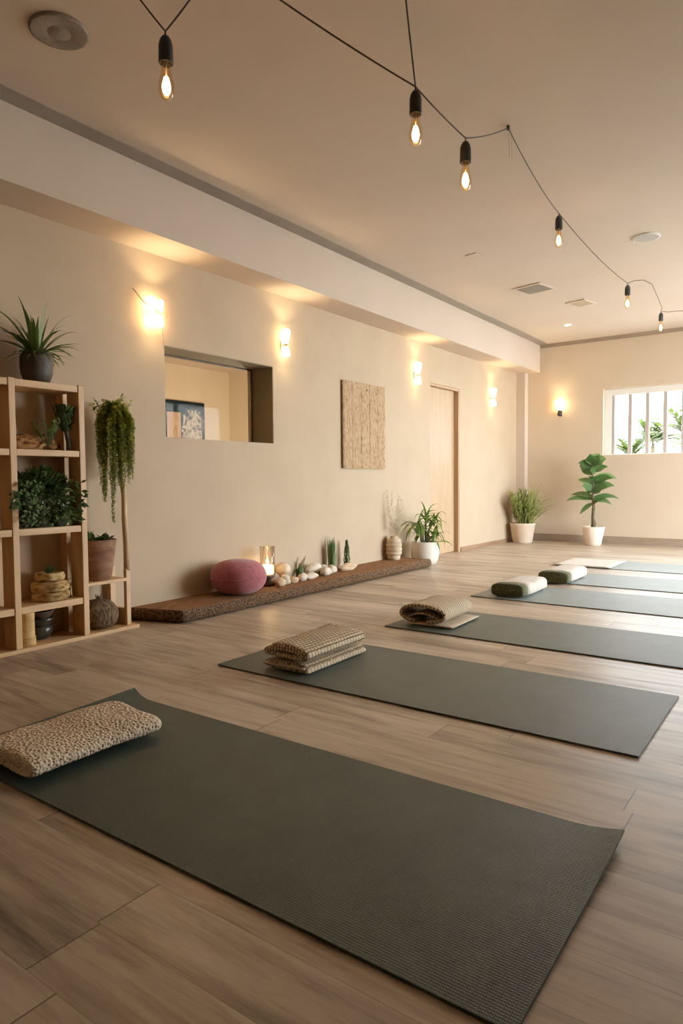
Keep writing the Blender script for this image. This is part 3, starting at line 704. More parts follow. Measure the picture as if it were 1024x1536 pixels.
# upright white petal shell
mb = MB(); mb.strap((0, 0, 0), R(75), R(62), .20, .06, .05, 8, 'leaf'); o = mb.build('white_feather', B_WHITE, loc=(.032, 4.26, PT)); so = o.modifiers.new('t', 'SOLIDIFY'); so.thickness = .006
tag(o, 'white feather standing against the wall behind the shell', 'feather')
def spiky(name, loc, label, n, hmin, hmax, w, spread, m, base_r, seed, cat='plant', group=None):
    rr = random.Random(seed); t = thing(name, loc, label, cat, group)
    mb = MB()
    for k in range(n):
        a = rr.uniform(0, 2 * PI); q = base_r * rr.random() ** .5
        mb.strap((q * math.cos(a), q * math.sin(a), .012), a, PI / 2 - rr.uniform(0, spread), rr.uniform(hmin, hmax), w * rr.uniform(.7, 1.2), rr.uniform(0, .05), 6)
    mb.build('leaves', m, t)
    MB().lathe([(base_r * .7, 0), (base_r * 1.0, .012), (base_r * .6, .03), (.002, .034)], seg=14, wob=.2).build('root_ball', SOIL, t)
    return t
spiky('succulent', (.12, 4.20, PT), 'small dark green spiky succulent between the white pebbles', 30, .07, .14, .020, .30, L_SUC, .026, 3)
spiky('snake_plant', (.062, 4.71, PT), 'taller clump of upright dark green blades behind the driftwood', 46, .20, .31, .017, .13, L_SUC, .034, 4)
t = thing('cone_plant', (.07, 4.93, PT), 'slim dark cone-shaped plant at the right end of the driftwood', 'plant')
mb = MB(); rr = random.Random(9)
for k in range(320):
    u = rr.random(); z = .03 + .21 * u; r = .042 * (1 - u) ** .8 * (1 if u > .12 else .7); a = rr.uniform(0, 2 * PI)
    mb.leaflet((r * math.cos(a) * .7, r * math.sin(a) * .7, z), (math.cos(a) * .4, math.sin(a) * .4, 1), .028, .009, (math.cos(a), math.sin(a), 0))
mb.build('foliage', L_SUC, t)
MB().tube([(0, 0, 0), (0, 0, .1), (0, 0, .25)], [.014, .008, .002], 8).build('stem', TRUNK, t)

# vase of ringed bowls with dried plumes
t = thing('ringed_vase', (.088, 5.72, PT), 'cream ringed vase with pale dried plumes near the far end of the slab', 'vase')
VZ = .80
prof = [(.050, 0), (.058, .01), (.060, .045), (.052, .052), (.068, .06), (.074, .08), (.072, .098), (.064, .104), (.074, .112), (.077, .13), (.074, .15), (.064, .156), (.074, .164), (.076, .182), (.072, .20), (.063, .206), (.068, .213), (.068, .245), (.060, .262), (.038, .268), (.036, .30), (.030, .30), (.026, .25)]
MB().lathe([(r_ * 1.06, z_ * VZ) for r_, z_ in prof], seg=28, cap=False).build('vase_body', noisy('cream_stoneware', (0.42, 0.30, 0.18), (0.60, 0.48, 0.35), 30, 0.7, 0.2, (.3, .3, 3)), t)
mb = MB(); rr = random.Random(5)
for k in range(9):
    a = rr.uniform(0, 2 * PI); e = rr.uniform(R(66), R(86)); ln = rr.uniform(.25, .44)
    if math.cos(a) < 0: e = max(e, R(78))
    b = Vector((0, 0, .21)); d = Vector((math.cos(a) * math.cos(e), math.sin(a) * math.cos(e), math.sin(e)))
    for q in range(46):
        u = .25 + .75 * q / 46
        s_ = b + d * (ln + .06) * u; w = Vector((rr.uniform(-1, 1), rr.uniform(-1, 1), rr.uniform(.2, 1.4))).normalized()
        if s_.x + w.x * .05 > -.08: mb.leaflet(s_, w, rr.uniform(.03, .06), .005)
mb.build('dried_plumes', PLUME, t)

# ------------------------------------------------------------------ potted plants
def soil_disc(r, z, parent): return MB().lathe([(r, z - .01), (r, z), (r * .5, z + .006), (.002, z + .008)], seg=20, cap=False).build('soil', SOIL, parent)
# strappy plant beside the door
t = thing('potted_yucca', (.215, 6.125, 0), 'strap-leaved green plant in a round white pot between slab and door', 'potted plant')
prof = [(.085, 0), (.112, .004), (.136, .05), (.146, .11), (.146, .17), (.140, .215), (.136, .235), (.128, .236), (.126, .21)]
MB().lathe(prof, seg=36, cap=False).build('pot', CERW, t); soil_disc(.127, .215, t)
mb = MB(); lf = MB(); rr = random.Random(11)
for (ax, ay, h, tx, ty) in ((-.01, -.03, .20, .0, -.13), (.01, .0, .32, .01, -.01), (.0, .03, .27, .02, .13), (.02, .01, .10, .05, .04), (-.02, 0, .17, -.03, .02)):
    p = [Vector((ax, ay, .20)), Vector((ax + tx * .3, ay + ty * .3, .20 + h * .5)), Vector((ax + tx, ay + ty, .20 + h))]
    mb.tube(p, [.014, .011, .008], 8)
    for k in range(22):
        a = rr.uniform(0, 2 * PI); e = rr.uniform(R(5), R(80)); ln = rr.uniform(.15, .30)
        if math.cos(a) < -.3: ln *= .45
        lf.strap(p[2] - Vector((0, 0, rr.uniform(0, .09))), a, e, ln, rr.uniform(.026, .040), rr.uniform(.25, .75), 7)
for k in range(10):  # the hanging leaves on the right
    lf.strap((.04, .15 + rr.uniform(-.02, .03), .42 - k * .012), rr.uniform(.2, 2.2), R(-20), rr.uniform(.14, .24), .022, .7, 7)
for k in range(12): lf.strap((.0, -.13, .40), R(rr.uniform(-125, -50)), R(rr.uniform(-5, 50)), rr.uniform(.2, .33), .032, rr.uniform(.4, .8), 7)
for k in range(4): lf.strap((.02, -.13, .42), R(-70 + 10 * k), R(0), .20, .022, .8, 7)
mb.build('stems', TRUNK, t); lf.build('leaves', L_YUC, t)
# grass plant in the corner
t = thing('potted_grass', (.205, 8.92, 0), 'bushy feathery grass plant in a beige tapered pot in the far corner', 'potted plant')
MB().lathe([(.118, 0), (.130, .006), (.166, .245), (.172, .25), (.172, .268), (.160, .268), (.158, .24)], seg=36, cap=False).build('pot', CERC, t); soil_disc(.159, .245, t)
lf = MB(); rr = random.Random(12)
for k in range(85):   # upright feathery stems
    a = rr.uniform(0, 2 * PI); q = .11 * rr.random() ** .5
    b = Vector((q * math.cos(a), q * math.sin(a), .24)); lean = rr.uniform(.05, .50)
    a2 = rr.uniform(-2.6, .35)
    d = Vector((math.cos(a2) * lean, math.sin(a2) * lean, 1)).normalized(); ln = rr.uniform(.28, .52)
    if d.x < -.05: d.x *= .45; d.normalize()
    pp = [b + d * ln * i / 4 for i in range(5)]
    lf.ribbon(pp, [.006, .006, .005, .004, .002])
    for q2 in range(16):
        u = .2 + .8 * q2 / 16; w = Vector((rr.uniform(-1, 1), rr.uniform(-1, 1), .9)).normalized()
        lf.leaflet(b + d * ln * u, w, rr.uniform(.045, .075), .019)
for k in range(26):   # sprays leaning towards the room on the left
    a2 = rr.uniform(-2.0, -1.1); lean = rr.uniform(.4, .85); d = Vector((math.cos(a2) * lean, math.sin(a2) * lean, 1)).normalized(); b = Vector((0, -.05, .24)); ln = rr.uniform(.35, .56)
    if d.x < -.1: d.x = -.1
    lf.ribbon([b + d * ln * i / 4 for i in range(5)], [.006, .006, .005, .004, .002])
    for q2 in range(16): lf.leaflet(b + d * ln * (.25 + .75 * q2 / 16), Vector((rr.uniform(-1, 1), rr.uniform(-1, 1), .9)).normalized(), rr.uniform(.045, .075), .019)
for k in range(110):   # arching blades to the right
    a = R(rr.uniform(-75, 22)); ln = rr.uniform(.35, .68)
    lf.strap((.03 + rr.uniform(-.05, .08), rr.uniform(-.06, .06), .24), a, R(rr.uniform(42, 84)), ln * 1.08, .017, rr.uniform(.12, .34), 9)
lf.build('foliage', L_GRASS, t)
# rubber plant
t = thing('potted_rubber_plant', (1.128, 8.99, 0), 'broad-leaved rubber plant on a dark stem in a pale pink pot below the window', 'potted plant')
MB().lathe([(.085, 0), (.098, .006), (.136, .19), (.143, .235), (.143, .246), (.132, .246), (.130, .22)], seg=36, cap=False).build('pot', CERP, t); soil_disc(.131, .225, t)
MB().tube([(-.005, 0, .21), (.008, 0, .28), (-.004, 0, .36), (.004, 0, .50), (-.008, 0, .66), (-.012, .01, .85), (-.02, 0, 1.08)], [.034, .03, .021, .020, .016, .010, .006], 10).build('stem', TRUNK, t)
lf = MB()
for (z, az, el, ln, w) in ((.55, 190, -30, .24, .05), (.56, -35, 25, .17, .05), (.63, 172, 22, .34, .075), (.60, 186, 14, .38, .06), (.62, 8, 16, .36, .07), (.60, -15, 4, .30, .07), (.68, -60, 20, .24, .10),
        (.70, -120, 40, .22, .09), (.74, 20, 25, .30, .09), (.72, -20, 30, .25, .11), (.80, 170, 32, .24, .09), (.82, 0, 30, .28, .10), (.84, -70, 35, .22, .11), (.86, 25, 20, .33, .08), (.80, 100, 30, .2, .1),
        (.92, 165, 48, .26, .12), (.95, -50, 45, .20, .12), (.96, 15, 35, .22, .10), (1.0, 190, 40, .22, .12), (1.03, -90, 65, .20, .13), (1.04, 30, 70, .19, .14), (1.05, 0, 40, .20, .13), (1.05, 150, 75, .17, .12)):
    lf.strap((-.01, 0, z), R(az), R(el), ln * .92, w * 1.35, .18, 8, 'leaf', ref=Vector((.25 + .3 * math.sin(az * 7.0), -.75, .55 + .3 * math.cos(z * 40))).normalized())
lf.build('leaves', L_FIG, t)

# ------------------------------------------------------------------ door side: wall hanging
t = thing('wall_hanging', (0, 4.955, .985), 'rectangular woven straw-coloured reed panel hanging on the left wall', 'wall hanging')
mb = MB(); W_, H_ = .715, .80; rr = random.Random(3)
ny = 60; nz = 40; vs = []; fs = []
for i in range(ny + 1):
    for k in range(nz + 1):
        y = W_ * i / ny; z = H_ * k / nz
        r_ = .006 * abs(math.sin(PI * y / .0143 * .5)) + .004 * noise.noise(Vector((y * 60, z * 12, 1)))
        seam = min(abs((y / W_ * 5) % 1 - .0), abs((y / W_ * 5) % 1 - 1.0))
        if seam < .05: r_ -= .006
        vs.append((.026 + r_, y + .003 * noise.noise(Vector((z * 20, y, 0))), z + (.004 * noise.noise(Vector((y * 50, 0, 4))) if k in (0, nz) else 0)))
for i in range(ny):
    for k in range(nz):
        a = i * (nz + 1) + k; fs.append((a, a + nz + 1, a + nz + 2, a + 1))
mb.add(vs, fs); mb.build('woven_face', REED, t)
MB().box(.001, .024, .004, W_ - .004, .003, H_ - .003).build('backing', REEDE, t, smooth=False)
mb = MB().lathe([(.006, 0), (.009, .004), (.004, .008)], seg=10); o = mb.build('nail', BLACK, t, loc=(.030, .38, H_ - .06)); o.rotation_euler = (0, R(90), 0)

# ------------------------------------------------------------------ shelf unit
SX = .23
t = thing('pine_shelf', (0, 1.79, 0), 'open pine shelf unit with boards between tall uprights against left wall', 'shelf')
def lb(name, b, m=PINE, bev=.003): return MB().box(b[0], b[1], b[2] - 1.79, b[3] - 1.79, b[4], b[5]).build(name, m, t, smooth=False, bevel=bev)
for yy in (1.325, 1.779, 2.170):
    lb('upright', (.115, SX, yy, yy + .034, .022, 1.412))
    lb('upright', (.006, .075, yy, yy + .034, .022, 1.412))
for zt, th in ((1.408, .036), (1.052, .034), (.640, .036), (.236, .036)):
    lb('shelf_board', (.006, SX - .004, 1.814, 2.169, zt - th, zt), PINEH)
    lb('shelf_board', (.006, SX - .004, 1.360, 1.778, zt - th, zt), PINEH)
lb('base_board', (.004, SX + .008, 1.30, 2.535, 0, .022), PINEH)
lb('shelf_board', (.05, SX - .02, 2.205, 2.470, .288, .308), PINEH)
lb('side_post', (.172, .200, 2.474, 2.504, .022, .36))
lb('side_post', (.012, .045, 2.472, 2.512, .022, .36))
lb('side_rail', (.046, .164, 2.478, 2.506, .022, .12))
mb = MB(); mb.tube([(.185, .702, .35), (.186, .700, .5), (.184, .694, .66), (.188, .690, .80), (.182, .682, .95), (.180, .672, 1.10), (.178, .660, 1.23)], [.019, .018, .017, .016, .015, .014, .012], 10)
mb.build('branch_pole', STICK, t)

# trailing plant on the branch pole
t = thing('trailing_plant', (.178, 2.435, 1.20), 'long trailing yellow-green hanging plant on top of the branch pole beside the shelf', 'hanging plant')
MB().lathe([(.02, .035), (.035, .04), (.042, .075), (.04, .08), (.034, .06)], seg=18, cap=False).build('basket', DARKW, t)
lf = MB(); st = MB(); rr = random.Random(21)
for k in range(74):
    a = rr.uniform(0, 2 * PI); r0 = .03 * rr.random(); r1 = rr.uniform(.05, .125)
    ox, oy = math.cos(a) * r1 * .85, math.sin(a) * r1
    h = .07 + .10 * (1 - r1 / .14) + rr.uniform(-.02, .03)
    # lower ends: longer towards the middle left as in the photograph
    yy = oy
    base = -.30 if yy > .05 else (-.36 if yy < -.06 else -.44)
    ln_end = base + rr.uniform(-.02, .22)
    if k in (3, 9): oy, ox = -.045, .03; ln_end = -.56
    if k in (5, 14): oy, ox = -.095, .02; ln_end = -.43
    if k in (7,): oy, ox = .03, .02; ln_end = -.36
    ox = max(ox, -.12)
    P = [Vector((math.cos(a) * r0, math.sin(a) * r0, .07)), Vector((ox * .6, oy * .6, h)), Vector((ox, oy, h - .05))]
    n_ = 10
    for q in range(1, n_ + 1): P.append(Vector((ox + .006 * noise.noise(Vector((k, q * .7, 0))), oy + .010 * noise.noise(Vector((k, q * .6, 5))), h - .05 + (ln_end - h + .05) * q / n_)))
    st.tube(P, .0014, 4)
    tot = [0]
    for i in range(1, len(P)): tot.append(tot[-1] + (P[i] - P[i - 1]).length)
    s_ = 0.02
    while s_ < tot[-1]:
        i = max(j for j in range(len(tot)) if tot[j] <= s_); i = min(i, len(P) - 2)
        f = (s_ - tot[i]) / max(1e-6, tot[i + 1] - tot[i]); pp = P[i].lerp(P[i + 1], f)
        tp = 1 - .45 * s_ / tot[-1]
        for w in range(4):
            aa = rr.uniform(0, 2 * PI); d = Vector((math.cos(aa), math.sin(aa), rr.uniform(-.9, .25)))
            lf.leaflet(pp, d, rr.uniform(.019, .031) * tp, .018 * tp, (0, 0, 1))
        s_ += .0105
for k in range(30):   # crown sprigs
    a = rr.uniform(0, 2 * PI); r_ = .085 * rr.random(); b = Vector((r_ * math.cos(a), r_ * math.sin(a) - .02, .10 - .35 * r_))
    d = Vector((math.cos(a) * .7, math.sin(a) * .7, 1)).normalized(); ln = rr.uniform(.04, .085) if k > 4 else rr.uniform(.09, .11)
    st.tube([b, b + d * ln], .0014, 4)
    for q in range(14): lf.leaflet(b + d * ln * q / 13, Vector((rr.uniform(-1, 1), rr.uniform(-1, 1), rr.uniform(-.4, .7))), rr.uniform(.019, .028), .016)
lf.build('foliage', L_TRAIL, t); st.build('vines', GREENSTEM, t)

# spider plant on top
t = thing('potted_dracaena', (.122, 1.995, 1.408), 'spiky green plant in a dark rounded clay pot on top of the shelf', 'potted plant')
MB().lathe([(.045, 0), (.062, .004), (.080, .05), (.085, .10), (.082, .145), (.070, .166), (.064, .168), (.062, .15)], seg=32, cap=False).build('pot', DARKPOT, t); soil_disc(.064, .150, t)
lf = MB(); rr = random.Random(31)
def cam_leaf(az, el, ln, w, dr): lf.strap((.012 * math.cos(R(az)), .012 * math.sin(R(az)), .15), R(az), R(el), ln, w, dr, 9)
for k in range(40):
    az = rr.uniform(-170, 170); 
    if abs(az) > 115: ln = .14
    else: ln = rr.uniform(.20, .30)
    cam_leaf(az, rr.uniform(28, 86), ln * .9, .023, rr.uniform(.10, .40))
for k in range(26):
    az = rr.uniform(-130, 130); cam_leaf(az, rr.uniform(0, 35), rr.uniform(.10, .19), .020, rr.uniform(.15, .4))
for az, el, ln in ((-110, 50, .33), (-95, 62, .34), (-80, 80, .33), (70, 68, .33), (80, 55, .30), (85, 38, .27), (-90, 30, .28), (-75, 40, .30), (20, 82, .31), (95, 30, .26)): cam_leaf(az, el, ln * .95, .030, .22)
lf.build('leaves', L_DRAC, t)

# upper shelf items: bark trough, herb sprig in glass, small tree
Z1 = 1.052
t = thing('bark_trough', (.12, 1.915, Z1), 'reddish brown rough bark trough lying on the upper shelf', 'bark trough')
mb = MB(); mb.blob((0, 0, 0), .058, .108, .048, 41, .3, 22, 16, 2.6); mb.build('bark_body', RUST, t)
MB().blob((0, .0, .055), .030, .07, .018, 42, .3, 14, 8, 2.2).build('bark_lip', DARKW, t)
t = thing('herb_sprig', (.165, 1.985, Z1 + .0), 'small green leafy sprig in a small clear glass beside the bark trough', 'plant')
t.location = (.195, 2.005, Z1)
MB().lathe([(.014, 0), (.017, .003), (.022, .06), (.020, .06), (.015, .006), (.001, .005)], seg=16, cap=False).build('glass_vial', CLEARG, t)
lf = MB(); st = MB(); rr = random.Random(43)
for k in range(11):
    a = rr.uniform(0, 2 * PI); d = Vector((math.cos(a) * .5, math.sin(a) * .7 - .15, 1)).normalized(); ln = rr.uniform(.08, .16); b = Vector((0, 0, .02))
    if d.x < -.2: d.x = -.2
    st.tube([b, b + d * ln * .6, b + d * ln], .0016, 4)
    for q in range(9):
        w = Vector((rr.uniform(-1, 1), rr.uniform(-1, 1), .6)); lf.leaflet(b + d * ln * (.4 + .6 * q / 8), w, rr.uniform(.022, .035), .012)
lf.build('foliage', L_HERB, t); st.build('stems', GREENSTEM, t)
t = thing('bark_chunk', (.10, 2.075, Z1), 'smaller rough orange-brown bark piece right of the herb sprig on the upper shelf', 'bark')
MB().blob((0, 0, 0), .045, .052, .038, 44, .32, 16, 10, 2.0).build('bark_body', RUST, t)
t = thing('miniature_tree', (.178, 2.128, Z1), 'small fan-shaped dark green tree on a crooked brown stem beside right upright', 'plant')
MB().tube([(.0, .012, 0), (-.002, .010, .05), (.0, -.004, .10), (0, .0, .15)], [.018, .014, .012, .008], 10).build('stem', TRUNK, t)
lf = MB(); rr = random.Random(45)
for k in range(420):
    u = rr.random() ** .7; a = rr.uniform(0, 2 * PI); z = .095 + .14 * u; r_ = (.022 + .040 * u) * rr.random() ** .4
    lf.leaflet((r_ * math.cos(a) * .7, -.012 + r_ * math.sin(a), z), (math.cos(a) * .5, math.sin(a) * .6, 1), rr.uniform(.02, .032), .012, (math.cos(a), math.sin(a), .2))
for k in range(14): lf.leaflet((0, .03 + .003 * k, .15 + .004 * k), (rr.uniform(-.5, .6), 1, rr.uniform(-.2, .8)), .03, .012)
lf.build('foliage', L_BUSH, t)

# bush on the middle shelf
t = thing('bushy_plant', (.135, 1.985, .640), 'large dark green leafy bush with tiny pale blossoms filling the middle shelf', 'plant')
MB().lathe([(.05, 0), (.055, .004), (.062, .06), (.056, .06), (.05, .05)], seg=20, cap=False).build('pot', DARKPOT, t)
lf = MB(); fl = MB(); st = MB(); rr = random.Random(51)
for k in range(1500):
    a = rr.uniform(-PI, PI); th = math.acos(1 - rr.random() * 1.25)
    rad = rr.uniform(.55, 1.0)
    x = .105 * rad * math.sin(th) * math.cos(a); y = .205 * rad * math.sin(th) * math.sin(a); z = .115 + .195 * rad * math.cos(th) - .05 * rr.random() * (th > 1.3)
    if x < -.11 or z < .012: continue
    if x > .0 and -.10 < y < .10 and z < .145 and rr.random() < .75: continue
    if abs(y) > .155 and x < .1 and z > .0:
        y *= .72
    d = Vector((x * 2, y, (z - .08) * 1.2)).normalized() + Vector((rr.uniform(-.7, .7), rr.uniform(-.7, .7), rr.uniform(-.7, .3)))
    lf.leaflet((x, y, z), d, rr.uniform(.030, .048), rr.uniform(.015, .021), (0, 0, 1))
for k in range(14):
    a = rr.uniform(-PI, PI); e = rr.uniform(.3, 1.3)
    st.tube([(0, 0, .04), (.05 * math.cos(a) * math.cos(e), .09 * math.sin(a) * math.cos(e), .04 + .11 * math.sin(e)), (.09 * math.cos(a) * math.cos(e), .15 * math.sin(a) * math.cos(e), .05 + .22 * math.sin(e))], .002, 5)
for k in range(170):   # sprays hanging over the board edge, in front of the uprights
    sg = rr.choice((-1, -1, 1)); y = (rr.uniform(.06, .185) if sg > 0 else -rr.uniform(.06, .215)); z = rr.uniform(.03, .25) if abs(y) < .16 else rr.uniform(.11, .20); x = rr.uniform(.102, .130)
    lf.leaflet((x, y, z), (.5, sg * .8, rr.uniform(-1, .5)), rr.uniform(.030, .044), rr.uniform(.013, .018), (1, 0, .4))
for k in range(260):
    y = rr.uniform(-.14, .12); z = rr.uniform(.015, .17); x = rr.uniform(.06, .10)
    lf.leaflet((x, y, z), (rr.uniform(0, 1), rr.uniform(-1, 1), rr.uniform(-1, .6)), rr.uniform(.020, .032), rr.uniform(.009, .013), (1, 0, .4))
for k in range(150):
    y = rr.uniform(-.12, .06); z = rr.uniform(.03, .17); x = rr.uniform(.04, .085)
    fl.leaflet((x, y, z), (1, rr.uniform(-.6, .6), rr.uniform(-.6, .6)), .013, .011)
lf.build('foliage', L_BUSH, t); st.build('stems', TRUNK, t); fl.build('blossoms', L_FLOW, t)
t = thing('moss_mound', (.185, 2.068, .640), 'yellow-green moss mound at the right foot of the bush', 'moss')
MB().blob((0, 0, 0), .032, .048, .040, 53, .2, 14, 9).build('mound', SOIL, t)
lf = MB(); rr = random.Random(54)
for k in range(320):
    a = rr.uniform(-PI, PI); e = rr.uniform(.05, 1.5); q = Vector((.031 * math.cos(a) * math.cos(e), .047 * math.sin(a) * math.cos(e), .034 + .042 * math.sin(e)))
    lf.leaflet(q, q + Vector((rr.uniform(-.01, .01), rr.uniform(-.01, .01), .02)), .018, .009)
lf.build('foliage', L_MOSS, t)

# stacked stone planter on the third shelf
t = thing('stacked_planter', (.135, 2.025, .236), 'ochre planter of stacked rounded stones with a small succulent on third shelf', 'planter')
MB().lathe([(.070, 0), (.088, .006), (.096, .022), (.094, .04), (.086, .05)], seg=30, wob=.16, seed=1).build('lower_stone', OCHRE, t)
MB().lathe([(.086, .0495), (.096, .058), (.098, .078), (.088, .098), (.070, .106)], seg=30, wob=.16, seed=4).build('middle_stone', OCHRE, t)
MB().lathe([(.062, .1055), (.074, .112), (.078, .130), (.072, .150), (.058, .154), (.050, .146), (.002, .142)], seg=30, wob=.14, seed=8).build('upper_stone', OCHRE, t)
lf = MB(); rr = random.Random(61)
for k in range(34):
    lf.strap((rr.uniform(-.01, .01), rr.uniform(-.01, .01), .146), rr.uniform(0, 2 * PI), rr.uniform(.35, 1.4), rr.uniform(.035, .062), .014, .05, 5)
lf.build('succulent_leaves', L_SUC, t)
t = thing('leafy_twig', (.15, 2.135, .236), 'small brown leafy twig propped right of the stacked planter', 'twig')
st = MB(); lf = MB(); st.tube([(0, .004, 0), (.004, -.004, .04), (.004, -.014, .09)], .006, 7); rr = random.Random(62)
for k in range(26): lf.leaflet((.004, -.008 + rr.uniform(-.008, .006), rr.uniform(.03, .10)), (rr.uniform(-1, 1), rr.uniform(-1, .6), .5), .022, .012)
st.build('stem', TRUNK, t); lf.build('foliage', L_MOSS, t)
# bottom shelf
t = thing('ochre_log', (.172, 1.868, .022), 'upright ochre log section on the bottom shelf board', 'log')
MB().lathe([(.040, 0), (.043, .004), (.042, .03), (.039, .05), (.039, .13), (.041, .172), (.037, .178)], seg=24, wob=.05).build('log_body', BAMB, t)
mb = MB()
for z in (.010, .026, .042): mb.tube([(.0425 * math.cos(2 * PI * k / 24), .0425 * math.sin(2 * PI * k / 24), z) for k in range(25)], .003, 5, False)
mb.build('ridge_rings', BAMB, t)
t = thing('stacked_bowls', (.095, 1.985, .022), 'dark glazed bowls stacked on each other beside the ochre log', 'bowl')
MB().lathe([(.030, 0), (.045, .006), (.062, .04), (.066, .075), (.060, .075), (.04, .03)], seg=28, cap=False, wob=.04).build('lower_bowl', BOWLD, t)
MB().lathe([(.040, .060), (.056, .075), (.068, .105), (.072, .118), (.066, .118), (.03, .08)], seg=28, cap=False, wob=.06, seed=3).build('middle_bowl', BOWLD, t)
MB().lathe([(.030, .104), (.05, .118), (.070, .150), (.074, .156), (.068, .157), (.02, .125), (.001, .12)], seg=28, cap=False, wob=.12, seed=6).build('upper_bowl', DARKW, t)
# right bay
t = thing('terracotta_pot', (.125, 2.335, .308), 'weathered terracotta pot with low dark leaves on the side shelf', 'potted plant')
MB().lathe([(.068, 0), (.074, .004), (.096, .14), (.107, .222), (.108, .236), (.100, .237), (.096, .20)], seg=32, cap=False, wob=.015).build('pot', TERRA, t); soil_disc(.098, .215, t)
lf = MB(); rr = random.Random(71)
for k in range(46):
    a = rr.uniform(0, 2 * PI); q = .085 * rr.random() ** .5
    lf.strap((q * math.cos(a), q * math.sin(a), .222), rr.uniform(0, 2 * PI), rr.uniform(.55, 1.25), rr.uniform(.04, .07), .030, .3, 6, 'leaf')
for k in range(5): lf.strap((.02, -.075, .215), R(-90 + 30 * k), R(75), .095, .022, .35, 6, 'leaf')
lf.build('leaves', L_BUSH, t)
t = thing('woven_gourd', (.122, 2.335, .022), 'round brown woven gourd with a stubby stem on the base board', 'gourd')
prof = [(.03, 0)] + [(.110 * math.sin(PI * (.12 + .80 * i / 12)) ** .8 if True else 0, .168 * (1 - math.cos(PI * (i + .6) / 13.2)) / 2) for i in range(13)] + [(.012, .170)]
MB().lathe(prof, seg=36, wob=.03).build('gourd_body', GOURD, t)
mb = MB()
for k in range(5):
    a = 2 * PI * k / 5; mb.tube([(.006 * math.cos(a), .006 * math.sin(a), .160), (.012 * math.cos(a), .012 * math.sin(a), .180), (.020 * math.cos(a + .4), .020 * math.sin(a + .4), .194 + .006 * (k % 2))], [.007, .005, .002], 6)
mb.build('stem', TRUNK, t)

# ------------------------------------------------------------------ wall lights
def cone_up(mb, c, z0, z1, r0, r1, seg=18):
    n = 7; pr = []
    for i in range(n + 1):
        u = i / n; pr.append((r0 + (r1 - r0) * math.sin(u * PI / 2), z0 + (z1 - z0) * u))
    pr.append((r1 * .6, z1 + (z1 - z0) * .10)); pr.append((.001, z1 + (z1 - z0) * .13))
    mb.lathe(pr, c, seg, cap=False)
def sconce(y, z, label, sc=1.0):
    t = thing('wall_sconce', (0, y, z), label, 'wall light', 'glowing wall lights along the left wall')
    mb = MB().box(0.0005, .010, -.022 * sc, .022 * sc, -.04, .04); mb.build('wall_plate', METALW, t, smooth=False, bevel=.003)
    MB().lathe([(.012, -.012), (.016, -.008), (.016, .008), (.012, .012)], (.046, 0, 0), 16).build('holder', METALW, t)
    MB().box(.009, .034, -.006, .006, -.006, .006).build('arm', METALW, t, smooth=False)
    mb = MB(); cone_up(mb, (.046, 0, 0), .0125, .115 * sc, .012, .032 * sc); mb.build('upper_shade', SCON, t)
    mb = MB(); cone_up(mb, (.046, 0, 0), -.0125, -.085 * sc, .012, .028 * sc); mb.build('lower_shade', SCON, t)
    return t
s2 = sconce(4.153, 1.963, 'bright wall light above the right corner of the interior window')
sconce(6.305, 1.985, 'bright hourglass wall light left of the birch door', 1.05)
sconce(8.31, 1.925, 'bright hourglass wall light between birch door and far corner', 1.05)
# first light: four frosted bulbs crossed by a cord
t = thing('wall_sconce', (0, 2.865, 1.968), 'four-bulb wall light with a dangling cord above the left corner of the interior window', 'wall light', 'glowing wall lights along the left wall')
MB().box(.0005, .010, -.03, .03, -.03, .03).build('wall_plate', METALW, t, smooth=False, bevel=.004)
MB().lathe([(.012, -.010), (.018, -.006), (.018, .006), (.012, .010)], (.040, 0, 0), 16).build('holder', METALW, t)
MB().box(.009, .026, -.006, .006, -.006, .006).build('arm', METALW, t, smooth=False)
for sy, w, up in ((-1, .030, .085), (1, .022, .080)):
    mb = MB(); cone_up(mb, (.040, sy * .036, .002), .008, up, .014, w); mb.build('upper_shade', SCON, t)
    mb = MB(); cone_up(mb, (.040, sy * .036, -.002), -.008, -up * .95, .014, w); mb.build('lower_shade', SCON, t)
mb = MB(); mb.tube([(.006, -.15, .13), (.04, -.10, .055), (.072, -.05, .015), (.078, 0, 0), (.074, .04, .0), (.01, .11, -.003)], .0035, 6)
mb.build('cross_cord', METALW, t)
mb = MB(); mb.tube([(.078, -.002, .002), (.072, .015, -.04), (.045, .045, -.11), (.018, .075, -.16), (.008, .085, -.20)], .0035, 6)
mb.build('hanging_cord', METALW, t)
# back wall sconce with a black holder
t = thing('wall_sconce', (.585, YB, 1.79), 'wall light with a small black holder on the far wall left of the barred window', 'wall light')
MB().box(-.022, .022, -.010, -.0005, -.06, .02).build('wall_plate', BLACK, t, smooth=False, bevel=.003)
MB().lathe([(.016, -.055), (.024, -.05), (.024, -.015), (.018, -.012), (.018, .022), (.022, .024)], (0, -.055, 0), 16).build('holder', BLACK, t)
MB().box(-.007, .007, -.034, -.009, -.04, -.026).build('arm', BLACK, t, smooth=False)
mb = MB(); cone_up(mb, (0, -.055, 0), .0245, .15, .022, .055); mb.build('glass_shade', SCON, t)

